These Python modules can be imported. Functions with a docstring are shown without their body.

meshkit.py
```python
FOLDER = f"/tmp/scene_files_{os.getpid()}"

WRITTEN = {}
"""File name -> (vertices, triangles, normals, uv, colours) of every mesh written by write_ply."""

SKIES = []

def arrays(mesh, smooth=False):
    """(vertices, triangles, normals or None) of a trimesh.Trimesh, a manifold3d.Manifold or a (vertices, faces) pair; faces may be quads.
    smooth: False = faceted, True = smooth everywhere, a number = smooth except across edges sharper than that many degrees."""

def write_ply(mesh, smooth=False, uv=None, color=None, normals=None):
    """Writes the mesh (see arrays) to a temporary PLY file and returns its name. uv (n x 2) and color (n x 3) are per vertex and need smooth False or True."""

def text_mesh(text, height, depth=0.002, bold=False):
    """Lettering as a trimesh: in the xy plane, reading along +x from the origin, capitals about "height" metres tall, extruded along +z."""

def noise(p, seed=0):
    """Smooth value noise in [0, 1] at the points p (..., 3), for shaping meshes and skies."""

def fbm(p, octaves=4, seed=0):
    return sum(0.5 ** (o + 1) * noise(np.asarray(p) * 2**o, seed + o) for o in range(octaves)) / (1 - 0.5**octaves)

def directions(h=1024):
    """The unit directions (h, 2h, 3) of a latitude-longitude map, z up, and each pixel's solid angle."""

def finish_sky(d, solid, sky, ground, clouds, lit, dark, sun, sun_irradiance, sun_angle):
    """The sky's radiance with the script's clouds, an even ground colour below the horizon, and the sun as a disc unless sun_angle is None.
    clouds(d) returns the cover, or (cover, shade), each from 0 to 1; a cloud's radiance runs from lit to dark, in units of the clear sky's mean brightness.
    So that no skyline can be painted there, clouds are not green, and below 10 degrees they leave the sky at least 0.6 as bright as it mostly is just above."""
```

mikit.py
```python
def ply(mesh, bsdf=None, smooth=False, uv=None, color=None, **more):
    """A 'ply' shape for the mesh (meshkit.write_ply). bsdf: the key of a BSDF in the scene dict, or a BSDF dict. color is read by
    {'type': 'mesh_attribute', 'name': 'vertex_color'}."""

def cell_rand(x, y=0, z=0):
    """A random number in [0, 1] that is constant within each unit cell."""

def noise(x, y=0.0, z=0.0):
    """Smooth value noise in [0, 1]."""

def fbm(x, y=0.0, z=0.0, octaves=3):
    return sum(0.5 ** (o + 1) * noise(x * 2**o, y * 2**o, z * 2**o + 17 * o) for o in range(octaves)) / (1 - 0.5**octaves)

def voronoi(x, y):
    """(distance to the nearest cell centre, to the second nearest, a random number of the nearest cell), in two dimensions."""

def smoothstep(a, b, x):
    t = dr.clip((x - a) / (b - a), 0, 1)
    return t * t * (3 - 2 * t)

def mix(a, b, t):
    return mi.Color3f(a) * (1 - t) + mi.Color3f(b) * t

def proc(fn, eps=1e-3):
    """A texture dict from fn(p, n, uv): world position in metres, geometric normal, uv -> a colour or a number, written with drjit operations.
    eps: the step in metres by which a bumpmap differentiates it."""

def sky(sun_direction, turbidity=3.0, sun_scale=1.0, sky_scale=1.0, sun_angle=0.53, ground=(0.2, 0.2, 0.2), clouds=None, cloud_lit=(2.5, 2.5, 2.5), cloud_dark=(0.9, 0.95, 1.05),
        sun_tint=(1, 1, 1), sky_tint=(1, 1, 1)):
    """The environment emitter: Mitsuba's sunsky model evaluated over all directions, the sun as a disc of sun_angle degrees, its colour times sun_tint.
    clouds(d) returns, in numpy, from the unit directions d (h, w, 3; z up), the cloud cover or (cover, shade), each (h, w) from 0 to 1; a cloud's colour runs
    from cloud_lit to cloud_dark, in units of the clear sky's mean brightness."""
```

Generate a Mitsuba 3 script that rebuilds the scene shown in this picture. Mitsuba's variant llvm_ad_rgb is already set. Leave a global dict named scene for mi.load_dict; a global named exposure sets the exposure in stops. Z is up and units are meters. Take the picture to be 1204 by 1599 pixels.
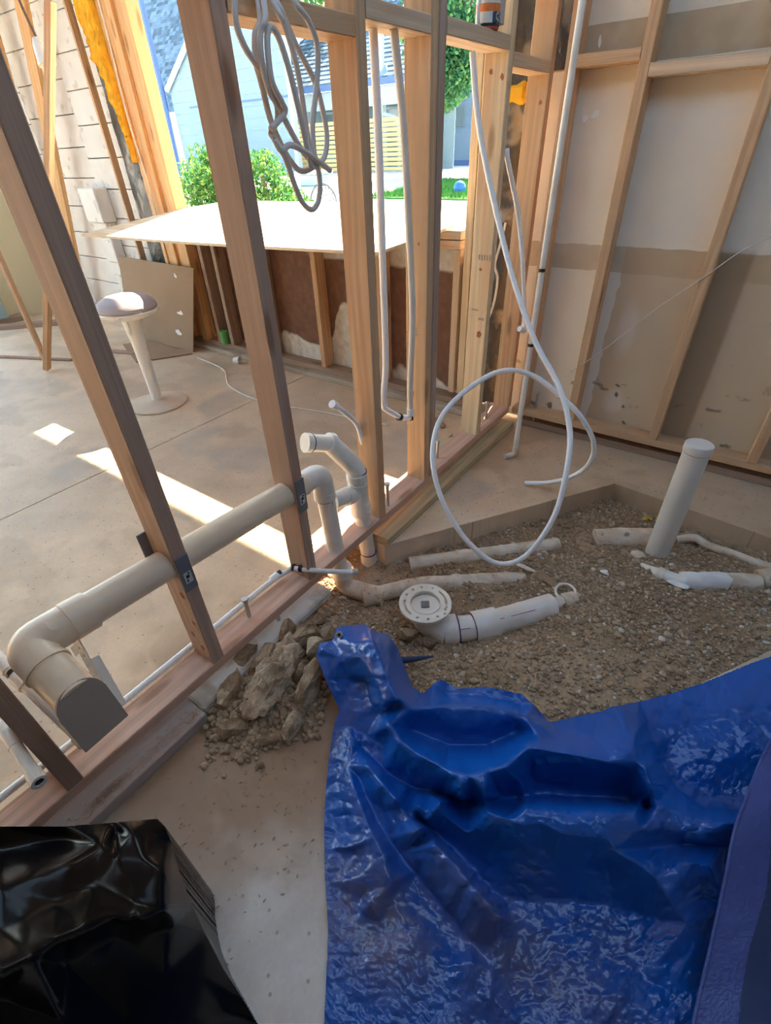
import math, random
import numpy as np
import trimesh
import drjit as dr
import mitsuba as mi
import mikit, meshkit
from mikit import proc, noise, fbm, voronoi, cell_rand, smoothstep, mix
from scipy.interpolate import RBFInterpolator, LinearNDInterpolator
from scipy.spatial import ConvexHull
from shapely.geometry import Polygon, box as sbox, Point
from shapely.ops import unary_union

rng = np.random.default_rng(7)
random.seed(7)
T = mi.ScalarTransform4f
scene, labels = {}, {}

# ------------------------------------------------------------------ camera, sky, exposure
EYE = np.array([0.0, 0.0, 1.273])
AX = np.array([[0.81453835, 0.57916031, -0.0331754], [0.32409308, -0.50174895, -0.80200478], [-0.48113506, 0.64251173, -0.59639561]])
exposure = 4.88
scene["camera"] = {"type": "perspective", "fov": 2 * math.degrees(math.atan(602 / 762.72)), "fov_axis": "x", "near_clip": 0.02, "far_clip": 500.0,
                   "to_world": T().look_at(origin=EYE.tolist(), target=(EYE + AX[2]).tolist(), up=(-AX[1]).tolist())}
SUN = np.array([-0.20, 1.0, 1.15])
scene["sky"] = mikit.sky(SUN, turbidity=3.0, sun_scale=0.75, sky_scale=1.0, sun_tint=(1.0, 0.97, 0.92), sky_tint=(1.14, 1.01, 0.79), ground=(0.42, 0.38, 0.33))

# ------------------------------------------------------------------ materials
def pr(fn, rough=0.6, spec=0.3, bump=None, bscale=0.002, eps=1e-3, **k):
    b = {"type": "principled", "base_color": proc(fn) if callable(fn) else {"type": "rgb", "value": list(fn)}, "roughness": rough, "specular": spec, **k}
    if bump is not None:
        b = {"type": "bumpmap", "arbitrary": proc(bump, eps), "scale": bscale, "bsdf": b}
    return {"type": "twosided", "bsdf": b}

# tone index per board travels in uv.y (10 * tone + distance across), uv.x is the distance along the grain
TONES = [(0.47, 0.325, 0.245), (0.76, 0.58, 0.36), (0.80, 0.48, 0.22), (0.52, 0.42, 0.25), (0.36, 0.25, 0.18), (0.64, 0.41, 0.235), (0.70, 0.52, 0.35), (0.40, 0.27, 0.20), (0.50, 0.41, 0.36), (0.70, 0.45, 0.33)]
def wood_fn(p, n, uv):
    t = dr.floor(uv.y / 10 + 1e-4)
    v = uv.y - 10 * t
    base = mi.Color3f(TONES[0])
    for i, c in enumerate(TONES):
        base = dr.select(dr.abs(t - i) < 0.5, mi.Color3f(c), base)
    u = uv.x
    wob = fbm(u * 1.3, v * 9, 3.0 + t)
    ring = dr.sin(v * 210 + 16 * wob + u * 0.6)
    fine = noise(u * 6, v * 420, 5.0)
    blot = fbm(u * 2.2, v * 14, 9.0)
    d1, d2, r = voronoi(u * 2.1, v * 9)
    knot = (1 - smoothstep(0.05, 0.16, d1)) * dr.select(r > 0.72, 1.0, 0.0)
    c = base * (0.80 + 0.10 * ring * smoothstep(0.3, 0.7, blot) + 0.16 * fine + 0.28 * (blot - 0.5))
    c = mix(c, mi.Color3f(base.x * 0.9, base.y * 0.62, base.z * 0.5), smoothstep(0.6, 0.8, fbm(u * 3.1, v * 20, 31.0)) * 0.45)
    c = mix(c, base * mi.Color3f(0.42, 0.32, 0.26), knot * 0.75)
    return mi.Color3f(dr.maximum(c.x, 0.01), dr.maximum(c.y, 0.01), dr.maximum(c.z, 0.01))
scene["mat_wood"] = pr(wood_fn, 0.62, 0.25)

TRENCH = [(-1.06, 0.86), (-0.965, 0.80), (-0.90, 0.735), (-0.72, 0.61), (-0.50, 0.50), (-0.05, 0.50), (0.12, 0.80), (0.20, 1.15), (0.42, 1.50), (0.9, 1.62), (1.6, 1.72), (1.6, 1.96), (0.343, 2.053), (-0.265, 2.125), (-0.90, 1.185), (-1.08, 1.20)]
def slab_fn(p, n, uv):
    a = fbm(p.x * 1.6, p.y * 1.6, 2.0, 4)
    b = fbm(p.x * 9, p.y * 9, 5.0, 3)
    g = noise(p.x * 160, p.y * 160, 1.0)
    c = mix((0.70, 0.535, 0.36), (0.60, 0.465, 0.32), smoothstep(0.35, 0.65, a))
    c = mix(c, (0.63, 0.605, 0.575), smoothstep(-1.1, -0.75, p.x + 0.3 * (a - 0.5)) * smoothstep(1.5, 0.9, p.y) * 0.95)  # greyer near concrete, also painted paler to stand in for light
    c = c * (0.86 + 0.22 * b + 0.08 * g)
    # trodden soil and sawdust near the cut and along the old sill
    soil = smoothstep(0.78, 0.15, dr.sqrt(dr.square(p.x + 0.72) + dr.square((p.y - 0.40) * 1.3)) + 0.35 * (b - 0.5))
    far = smoothstep(1.55, 1.95, p.y + 0.25 * (a - 0.5)) * smoothstep(-1.0, -0.9, p.x)
    dust = smoothstep(0.50, 0.72, fbm(p.x * 5, p.y * 5, 8.0, 4))
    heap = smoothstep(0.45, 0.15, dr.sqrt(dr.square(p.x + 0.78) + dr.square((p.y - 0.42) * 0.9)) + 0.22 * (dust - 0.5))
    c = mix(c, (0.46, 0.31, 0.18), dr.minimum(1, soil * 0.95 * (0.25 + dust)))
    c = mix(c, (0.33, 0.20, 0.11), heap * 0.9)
    c = mix(c, (0.47, 0.33, 0.20), far * (0.55 + 0.4 * dust))
    c = mix(c, (0.40, 0.36, 0.31), smoothstep(0.60, 0.75, fbm(p.x * 2.3, p.y * 2.3, 14.0, 4)) * 0.45)
    d1, d2, r = voronoi(p.x * 55, p.y * 55)
    speck = dr.select(r > 0.93, 1.0, 0.0) * (1 - smoothstep(0.12, 0.25, d1))
    c = mix(c, (0.42, 0.31, 0.20), smoothstep(0.56, 0.68, fbm(p.x * 3.2, p.y * 4.5, 24.0, 5)) * smoothstep(-1.0, -1.3, p.x) * 0.3)
    return mix(c, (0.22, 0.16, 0.11), speck * 0.5)
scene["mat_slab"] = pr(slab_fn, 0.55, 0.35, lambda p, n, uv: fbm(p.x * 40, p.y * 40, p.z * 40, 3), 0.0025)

def soil_fn(p, n, uv):
    a = fbm(p.x * 7, p.y * 7, p.z * 7 + 3, 4)
    b = noise(p.x * 190, p.y * 190, p.z * 190)
    c = mix((0.29, 0.195, 0.115), (0.41, 0.295, 0.19), smoothstep(0.3, 0.7, a))
    return c * (0.70 + 0.5 * b)
scene["mat_soil"] = pr(soil_fn, 0.95, 0.1, lambda p, n, uv: fbm(p.x * 60, p.y * 60, p.z * 60, 3), 0.006)
scene["mat_gravel"] = {"type": "twosided", "bsdf": {"type": "principled", "base_color": {"type": "mesh_attribute", "name": "vertex_color"}, "roughness": 0.9, "specular": 0.15}}

def rubble_fn(p, n, uv):
    a = fbm(p.x * 22, p.y * 22, p.z * 22, 4)
    b = noise(p.x * 240, p.y * 240, p.z * 240)
    c = mix((0.55, 0.43, 0.30), (0.32, 0.225, 0.145), smoothstep(0.38, 0.62, a))
    return c * (0.7 + 0.5 * b)
scene["mat_rubble"] = pr(rubble_fn, 0.9, 0.15, lambda p, n, uv: fbm(p.x * 70, p.y * 70, p.z * 70, 4), 0.012)

scene["mat_rubble_dark"] = pr(lambda p, n, uv: rubble_fn(p, n, uv) * mi.Color3f(0.66, 0.60, 0.55), 0.9, 0.15, lambda p, n, uv: fbm(p.x * 70, p.y * 70, p.z * 70, 4), 0.010)

def dry_fn(p, n, uv):
    a = fbm(p.x * 1.4, p.z * 1.4, 4.0, 4)
    b = fbm(p.x * 16, p.z * 16, 2.0, 3)
    c = mix((0.78, 0.71, 0.58), (0.73, 0.63, 0.49), smoothstep(0.35, 0.7, a))
    # taped joint bands, bare brown paper patches and joint compound that the sheet carries
    band = smoothstep(0.02, 0.0, dr.abs(p.z - 1.60) - 0.055) * smoothstep(-0.02, 0.03, 0.02 * b)
    band = dr.select(dr.abs(p.z - 1.555 + 0.02 * (a - 0.5)) < 0.06, 1.0, 0.0) + dr.select((dr.abs(p.z - 0.85) < 0.045 + 0.012 * b), 0.8, 0.0)
    c = mix(c, (0.42, 0.30, 0.17), dr.minimum(1.0, band) * (0.75 + 0.3 * (b - 0.5)))
    wide = dr.select((p.z < 0.90) & (p.x > -0.55 + 0.03 * b), 1.0, 0.0)
    c = mix(c, (0.52, 0.385, 0.235), wide * 0.75)
    col = smoothstep(0.02, 0.0, dr.abs(p.x + 0.135 + 0.03 * (a - 0.5)) - 0.055) * smoothstep(0.92, 0.88, p.z)
    c = mix(c, (0.36, 0.255, 0.15), col * 0.8)
    pale = smoothstep(0.0, 1.0, 1.6 - dr.sqrt(dr.square((p.x + 0.455) / 0.035) + dr.square((p.z - 0.56) / 0.10)) + 0.4 * (b - 0.5))
    pale = dr.maximum(pale, smoothstep(0.0, 1.0, 1.5 - dr.sqrt(dr.square((p.x + 0.43) / 0.045) + dr.square((p.z - 0.22) / 0.06)) + 0.5 * (b - 0.5)))
    c = mix(c, (0.66, 0.58, 0.49), dr.clip(pale, 0, 1) * 0.8)
    scuff = smoothstep(0.70, 0.82, fbm(p.x * 19, p.z * 26, 12.0, 4)) * smoothstep(0.55, 0.15, p.z)
    c = mix(c, (0.12, 0.09, 0.06), scuff * 0.8)
    crack = smoothstep(0.014, 0.004, dr.abs(p.x + 0.40 + 0.30 * (p.z - 0.2) - 0.05 * (noise(p.z * 28, 3.0, 1.0) - 0.5))) * smoothstep(0.5, 0.62, noise(p.z * 60, p.x * 40, 4.0)) * smoothstep(0.36, 0.30, p.z)
    return mix(c, (0.13, 0.10, 0.06), crack * 0.85)
scene["mat_drywall"] = pr(dry_fn, 0.8, 0.2)

def white_wall_fn(p, n, uv):
    a = fbm(p.x * 5, p.z * 5, p.y * 5, 4)
    c = mix((0.74, 0.70, 0.63), (0.66, 0.62, 0.55), smoothstep(0.4, 0.7, a))
    return mix(c, (0.40, 0.34, 0.27), smoothstep(0.68, 0.80, fbm(p.x * 17, p.z * 17, p.y * 17 + 4, 3)) * 0.5)
scene["mat_whitewall"] = pr(white_wall_fn, 0.6, 0.3)
scene["mat_cream"] = pr((0.72, 0.66, 0.44), 0.7, 0.2)
scene["mat_plain"] = pr((0.24, 0.23, 0.22), 0.85, 0.15)
scene["mat_roofdeck"] = pr((0.55, 0.45, 0.33), 0.85, 0.15)
def knee_fn(p, n, uv):
    a = fbm(p.x * 4.5, p.z * 4.5, 2.0, 4)
    w = 0.13 + 0.34 * dr.exp(-dr.square((p.x + 2.14) / 0.15)) + 0.10 * dr.exp(-dr.square((p.x + 2.65) / 0.16)) + 0.22 * (a - 0.5)
    k = smoothstep(0.0, 0.03, p.z - w)
    top = smoothstep(0.73, 0.75, p.z + 0.05 * (a - 0.5)) * smoothstep(-2.45, -2.35, p.x)
    c = mix((0.62, 0.60, 0.55), (0.185, 0.105, 0.075), dr.clip(k, 0, 1))
    c = mix(c, (0.60, 0.58, 0.54), top)
    return c * (0.75 + 0.5 * fbm(p.x * 30, p.z * 30, 3.0, 3))
scene["mat_knee"] = pr(knee_fn, 0.85, 0.15)
def curb_fn(p, n, uv):
    a = fbm(p.x * 6, p.y * 6, p.z * 6, 4)
    return mix((0.44, 0.38, 0.30), (0.33, 0.25, 0.18), smoothstep(0.4, 0.65, a))
scene["mat_curb"] = pr(curb_fn, 0.9, 0.1, lambda p, n, uv: fbm(p.x * 50, p.y * 50, p.z * 50, 3), 0.003)
scene["mat_whitecurb"] = pr(lambda p, n, uv: mix((0.70, 0.67, 0.61), (0.50, 0.42, 0.33), smoothstep(0.48, 0.68, fbm(p.x * 14, p.y * 14, p.z * 14, 4))), 0.8, 0.2)

def pvc_fn(p, n, uv):
    a = fbm(p.x * 14, p.y * 14, p.z * 14, 3)
    return mix((0.80, 0.765, 0.69), (0.72, 0.67, 0.575), smoothstep(0.4, 0.7, a))
scene["mat_pvc"] = pr(pvc_fn, 0.32, 0.5)
def pvcd_fn(p, n, uv):
    a = fbm(p.x * 26, p.y * 26, p.z * 26, 4)
    b = fbm(p.x * 90, p.y * 90, p.z * 90, 2)
    c = mix((0.74, 0.66, 0.54), (0.62, 0.50, 0.36), smoothstep(0.35, 0.65, a))
    return mix(c, (0.33, 0.22, 0.13), smoothstep(0.60, 0.76, 0.6 * a + 0.4 * b) * 0.85)
scene["mat_pvc_cream"] = pr(lambda p, n, uv: mix((0.80, 0.66, 0.49), (0.73, 0.58, 0.40), fbm(p.x * 9, p.y * 9, p.z * 9, 3)), 0.32, 0.5)
scene["mat_pvc_dirty"] = pr(pvcd_fn, 0.55, 0.35)
scene["mat_pvc_grey"] = pr((0.33, 0.27, 0.22), 0.5, 0.3)
scene["mat_primer"] = pr((0.14, 0.07, 0.16), 0.4, 0.4)
scene["mat_redprint"] = pr((0.55, 0.12, 0.12), 0.5, 0.3)
scene["mat_pex"] = pr((0.90, 0.89, 0.87), 0.3, 0.5)
scene["mat_pex_cream"] = pr(lambda p, n, uv: mix((0.78, 0.71, 0.60), (0.70, 0.62, 0.52), noise(p.x * 20, p.y * 20, p.z * 20)), 0.35, 0.45)
scene["mat_cable"] = pr((0.62, 0.56, 0.51), 0.45, 0.35)
scene["mat_black"] = pr((0.02, 0.02, 0.022), 0.4, 0.4)
scene["mat_galv"] = {"type": "twosided", "bsdf": {"type": "principled", "base_color": {"type": "rgb", "value": [0.20, 0.20, 0.21]}, "roughness": 0.5, "metallic": 0.4, "specular": 0.5}}
scene["mat_bolt"] = {"type": "twosided", "bsdf": {"type": "principled", "base_color": {"type": "rgb", "value": [0.55, 0.54, 0.52]}, "roughness": 0.4, "metallic": 0.8, "specular": 0.5}}
scene["mat_sticker"] = pr((0.50, 0.49, 0.50), 0.6, 0.3)
scene["mat_white"] = pr((0.70, 0.66, 0.585), 0.4, 0.4)
scene["mat_stool"] = pr((0.80, 0.80, 0.77), 0.35, 0.45)
scene["mat_seat"] = pr((0.44, 0.40, 0.40), 0.75, 0.2)
scene["mat_stoolbase"] = pr(lambda p, n, uv: mix((0.70, 0.58, 0.44), (0.60, 0.47, 0.34), fbm(p.x * 12, p.y * 12, 1.0, 3)), 0.6, 0.3)
scene["mat_cardboard"] = pr(lambda p, n, uv: mix((0.38, 0.265, 0.17), (0.32, 0.22, 0.14), fbm(p.x * 5, p.z * 5, 1.0, 3)), 0.85, 0.1)  # browns lowered to put the shadow on the leaning sheet into its colour
scene["mat_plywood"] = pr(lambda p, n, uv: mix((0.74, 0.60, 0.42), (0.62, 0.46, 0.29), smoothstep(0.35, 0.7, fbm(p.x * 1.5, p.y * 22, 2.0, 4))), 0.75, 0.15)
scene["mat_tape"] = pr((0.80, 0.79, 0.76), 0.6, 0.2)
scene["mat_green"] = pr((0.10, 0.36, 0.10), 0.4, 0.4)
scene["mat_orange"] = pr((0.78, 0.20, 0.05), 0.4, 0.4)
scene["mat_red"] = pr((0.50, 0.08, 0.06), 0.5, 0.3)
scene["mat_darkblue"] = pr((0.03, 0.05, 0.10), 0.5, 0.3)
scene["mat_greybox"] = pr((0.48, 0.42, 0.36), 0.6, 0.3)
scene["mat_brownstrip"] = pr((0.16, 0.10, 0.075), 0.8, 0.15)
def ins_fn(p, n, uv):
    return mix((0.90, 0.55, 0.06), (0.72, 0.36, 0.03), fbm(p.x * 18, p.y * 18, p.z * 18, 4))
scene["mat_insulation"] = pr(ins_fn, 0.95, 0.05)
def felt_fn(p, n, uv):
    a = fbm(p.x * 14, p.y * 8, p.z * 9, 4)
    return mix((0.075, 0.068, 0.06), (0.30, 0.26, 0.20), smoothstep(0.55, 0.75, a))
scene["mat_felt"] = pr(felt_fn, 0.38, 0.5, lambda p, n, uv: fbm(p.x * 24, p.y * 24, p.z * 18, 4), 0.02)

def tarp_fn(p, n, uv):
    a = fbm(p.x * 5.5, p.y * 5.5, 2.0, 4)
    b = fbm(p.x * 60, p.y * 60, 3.0, 2)
    d = dr.sqrt(dr.square((p.x + 0.22) * 5.5) + dr.square((p.y - 0.21) * 9.0))
    spill = smoothstep(1.2, 0.3, d + 0.9 * (a - 0.5))
    e = dr.sqrt(dr.square((p.x - 0.03) * 2.6) + dr.square((p.y - 0.33) * 8.0))
    spill2 = smoothstep(1.0, 0.35, e + 0.9 * (a - 0.5)) * 0.5
    c = mix((0.006, 0.105, 0.46), (0.004, 0.058, 0.28), a)
    return mix(c, (0.17, 0.13, 0.11), dr.minimum(0.7, smoothstep(0.62, 0.85, a) * 0.15 + dr.maximum(spill, spill2) * 0.5) * (0.4 + b))
def tarp_bump(p, n, uv):
    w = noise(uv.x * 900, uv.y * 900, 1.0)
    c1 = dr.abs(fbm(uv.x * 38, uv.y * 38, 2.0, 3) - 0.5)
    return 0.06 * w + 1.6 * c1
scene["mat_tarp"] = pr(tarp_fn, 0.20, 0.6, tarp_bump, 0.008, 2e-3)
scene["mat_hem"] = pr(lambda p, n, uv: mix((0.055, 0.085, 0.30), (0.035, 0.06, 0.23), fbm(p.x * 9, p.y * 9, 2.0, 3)), 0.42, 0.5, lambda p, n, uv: noise(p.x * 400, p.y * 400, 1.0), 0.001)
scene["mat_bag"] = pr(lambda p, n, uv: mix((0.003, 0.003, 0.004), (0.03, 0.023, 0.017), smoothstep(0.55, 0.85, fbm(p.x * 7, p.y * 7, p.z * 7, 4)) * 0.5), 0.17, 0.15)

# outdoors
scene["mat_patio"] = pr(lambda p, n, uv: mix((0.50, 0.48, 0.45), (0.44, 0.42, 0.39), fbm(p.x * 2, p.y * 2, 1.0, 3)), 0.8, 0.2)
scene["mat_grass"] = pr(lambda p, n, uv: mix((0.05, 0.17, 0.05), (0.13, 0.30, 0.07), noise(p.x * 9, p.y * 9, 1.0)), 0.8, 0.1)
scene["mat_siding"] = pr((0.22, 0.31, 0.355), 0.6, 0.3)
scene["mat_siding_blue"] = pr((0.21, 0.30, 0.42), 0.6, 0.3)
scene["mat_trimwhite"] = pr((0.40, 0.49, 0.54), 0.5, 0.3)
scene["mat_fascia"] = pr((0.10, 0.17, 0.36), 0.5, 0.3)
scene["mat_shingle"] = pr(lambda p, n, uv: (0.55 + 0.75 * cell_rand(dr.floor(p.x * 5.5 + 2.5 * cell_rand(dr.floor(p.z * 9))), dr.floor(p.z * 9))) * mi.Color3f(0.13, 0.19, 0.25), 0.9, 0.1)
scene["mat_glassy"] = pr((0.16, 0.22, 0.25), 0.08, 0.8)
scene["mat_cedar"] = pr((0.62, 0.46, 0.20), 0.7, 0.2)
scene["mat_bin"] = pr((0.34, 0.47, 0.48), 0.5, 0.3)
scene["mat_ball"] = pr((0.03, 0.16, 0.62), 0.35, 0.5)
scene["mat_leaf"] = {"type": "principledthin", "base_color": {"type": "mesh_attribute", "name": "vertex_color"}, "roughness": 0.45, "diff_trans": 0.9, "spec_trans": 0.0}
scene["mat_bark"] = pr((0.20, 0.14, 0.09), 0.9, 0.1)

# ------------------------------------------------------------------ helpers
counts = {}
def num(name):
    counts[name] = counts.get(name, 0) + 1
    return name if counts[name] == 1 else f"{name}_{counts[name] - 1:03d}"

def thing(name, label, cat, group=None):
    k = num(name)
    labels[k] = {"label": label, "category": cat}
    if group:
        labels[k]["group"] = group
    return k

def struct(name):
    labels[name] = {"kind": "structure"}
    return name

def part(parent, name, mesh, m, smooth=False, uv=None, color=None, label=None):
    k = num(parent + "__" + name)
    scene[k] = mikit.ply(mesh, m, smooth=smooth, uv=uv, color=color)
    if label:
        labels[k] = {"label": label}
    return k

def put(key, mesh, m, smooth=False, uv=None, color=None):
    scene[key] = mikit.ply(mesh, m, smooth=smooth, uv=uv, color=color)
    return key

def solo(name, label, cat, mesh, m, smooth=False, group=None, uv=None, color=None):
    k = thing(name, label, cat, group)
    put(k, mesh, m, smooth, uv, color)
    return k

def unit(v):
    v = np.asarray(v, float)
    return v / np.linalg.norm(v)

def board_mesh(a, b, w, t, side, tone, ch=0.0025):
    """A sawn board from a to b: w wide along side, t thick across; returns (mesh, uv) with the grain along it."""
    a, b = np.asarray(a, float), np.asarray(b, float)
    d = unit(b - a)
    s = np.asarray(side, float)
    s = unit(s - d * (s @ d))
    n = np.cross(d, s)
    h, k = w / 2, t / 2
    ring = [(-h + ch, -k), (h - ch, -k), (h, -k + ch), (h, k - ch), (h - ch, k), (-h + ch, k), (-h, k - ch), (-h, -k + ch)]
    L = np.linalg.norm(b - a)
    u0, v0 = rng.uniform(0, 60), 10 * tone + 0.5 + rng.uniform(0, 6)
    V, F, UV = [], [], []
    per = 0.0
    for i in range(8):
        p, q = ring[i], ring[(i + 1) % 8]
        l = math.dist(p, q)
        i0 = len(V)
        for (c, r, vv) in ((a, p, per), (a, q, per + l), (b, q, per + l), (b, p, per)):
            V.append(c + s * r[0] + n * r[1])
            UV.append((u0 + (0 if c is a else L), v0 + vv))
        F += [(i0, i0 + 1, i0 + 2), (i0, i0 + 2, i0 + 3)]
        per += l
    for c, flip in ((a, True), (b, False)):
        i0 = len(V)
        for r in ring:
            V.append(c + s * r[0] + n * r[1])
            UV.append((u0 + 0.15 * r[0], v0 + r[1] + 0.3 * r[0]))
        for j in range(1, 7):
            F.append((i0, i0 + j + 1, i0 + j) if flip else (i0, i0 + j, i0 + j + 1))
    m = trimesh.Trimesh(np.array(V), np.array(F), process=False)
    if m.volume < 0:
        m.faces = m.faces[:, ::-1]
    return m, np.array(UV)

def board(name, label, a, b, w, t, side, tone, cat="stud", group=None, ch=0.0025):
    m, uv = board_mesh(a, b, w, t, side, tone, ch)
    return solo(name, label, cat, m, "mat_wood", uv=uv, group=group)

def bpart(parent, name, a, b, w, t, side, tone, label=None):
    m, uv = board_mesh(a, b, w, t, side, tone)
    return part(parent, name, m, "mat_wood", uv=uv, label=label)

def bx(x0, x1, y0, y1, z0, z1, ch=0.0):
    if ch <= 0:
        m = trimesh.creation.box((x1 - x0, y1 - y0, z1 - z0))
        m.apply_translation(((x0 + x1) / 2, (y0 + y1) / 2, (z0 + z1) / 2))
        return m
    pts = []
    for X, sx in ((x0, 1), (x1, -1)):
        for Y, sy in ((y0, 1), (y1, -1)):
            for Z, sz in ((z0, 1), (z1, -1)):
                pts += [(X + sx * ch, Y + sy * ch, Z), (X + sx * ch, Y, Z + sz * ch), (X, Y + sy * ch, Z + sz * ch)]
    return trimesh.Trimesh(np.array(pts), process=False).convex_hull

def cat(*ms):
    return trimesh.util.concatenate([m for m in ms if m is not None])

def frames(P):
    P = np.asarray(P, float)
    tg = np.gradient(P, axis=0)
    tg /= np.linalg.norm(tg, axis=1, keepdims=True) + 1e-12
    ref = np.array([0, 0, 1.0]) if abs(tg[0][2]) < 0.9 else np.array([1.0, 0, 0])
    n = unit(ref - tg[0] * (ref @ tg[0]))
    N = [n]
    for i in range(1, len(P)):
        n = n - tg[i] * (n @ tg[i])
        n = unit(n)
        N.append(n)
    N = np.array(N)
    return tg, N, np.cross(tg, N)

def tube(P, r, k=14, caps=True, inner=None):
    """A round tube along P; r a number or one per point. inner: bore radius (open ends)."""
    P = np.asarray(P, float)
    tg, N, B = frames(P)
    r = np.broadcast_to(np.asarray(r, float), len(P))
    th = np.linspace(0, 2 * np.pi, k, endpoint=False)
    def shell(rr):
        return (P[:, None] + rr[:, None, None] * (np.cos(th)[None, :, None] * N[:, None] + np.sin(th)[None, :, None] * B[:, None])).reshape(-1, 3)
    V = shell(r)
    F = []
    n = len(P)
    for i in range(n - 1):
        for j in range(k):
            a, b = i * k + j, i * k + (j + 1) % k
            F += [(a, b, b + k), (a, b + k, a + k)]
    F = np.array(F)
    if inner is None:
        if caps:
            V = np.vstack([V, P[:1], P[-1:]])
            c0, c1 = len(V) - 2, len(V) - 1
            F = np.vstack([F, [(c0, (j + 1) % k, j) for j in range(k)], [(c1, (n - 1) * k + j, (n - 1) * k + (j + 1) % k) for j in range(k)]])
    else:
        V2 = shell(np.full(n, inner))
        o = len(V)
        F2 = F[:, ::-1] + o
        R = []
        for base, fl in ((0, 0), ((n - 1) * k, 1)):
            for j in range(k):
                a, b = base + j, base + (j + 1) % k
                q = [(a, o + b, b), (a, o + a, o + b)] if not fl else [(a, b, o + b), (a, o + b, o + a)]
                R += q
        V = np.vstack([V, V2])
        F = np.vstack([F, F2, R])
    return trimesh.Trimesh(V, F, process=False)

def spline(P, n=12):
    """Catmull-Rom through the points."""
    P = np.asarray(P, float)
    Q = np.vstack([2 * P[0] - P[1], P, 2 * P[-1] - P[-2]])
    out = []
    for i in range(1, len(Q) - 2):
        p0, p1, p2, p3 = Q[i - 1:i + 3]
        for t in np.linspace(0, 1, n, endpoint=False):
            out.append(0.5 * (2 * p1 + (p2 - p0) * t + (2 * p0 - 5 * p1 + 4 * p2 - p3) * t * t + (3 * p1 - p0 - 3 * p2 + p3) * t ** 3))
    out.append(P[-1])
    return np.array(out)

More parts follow.
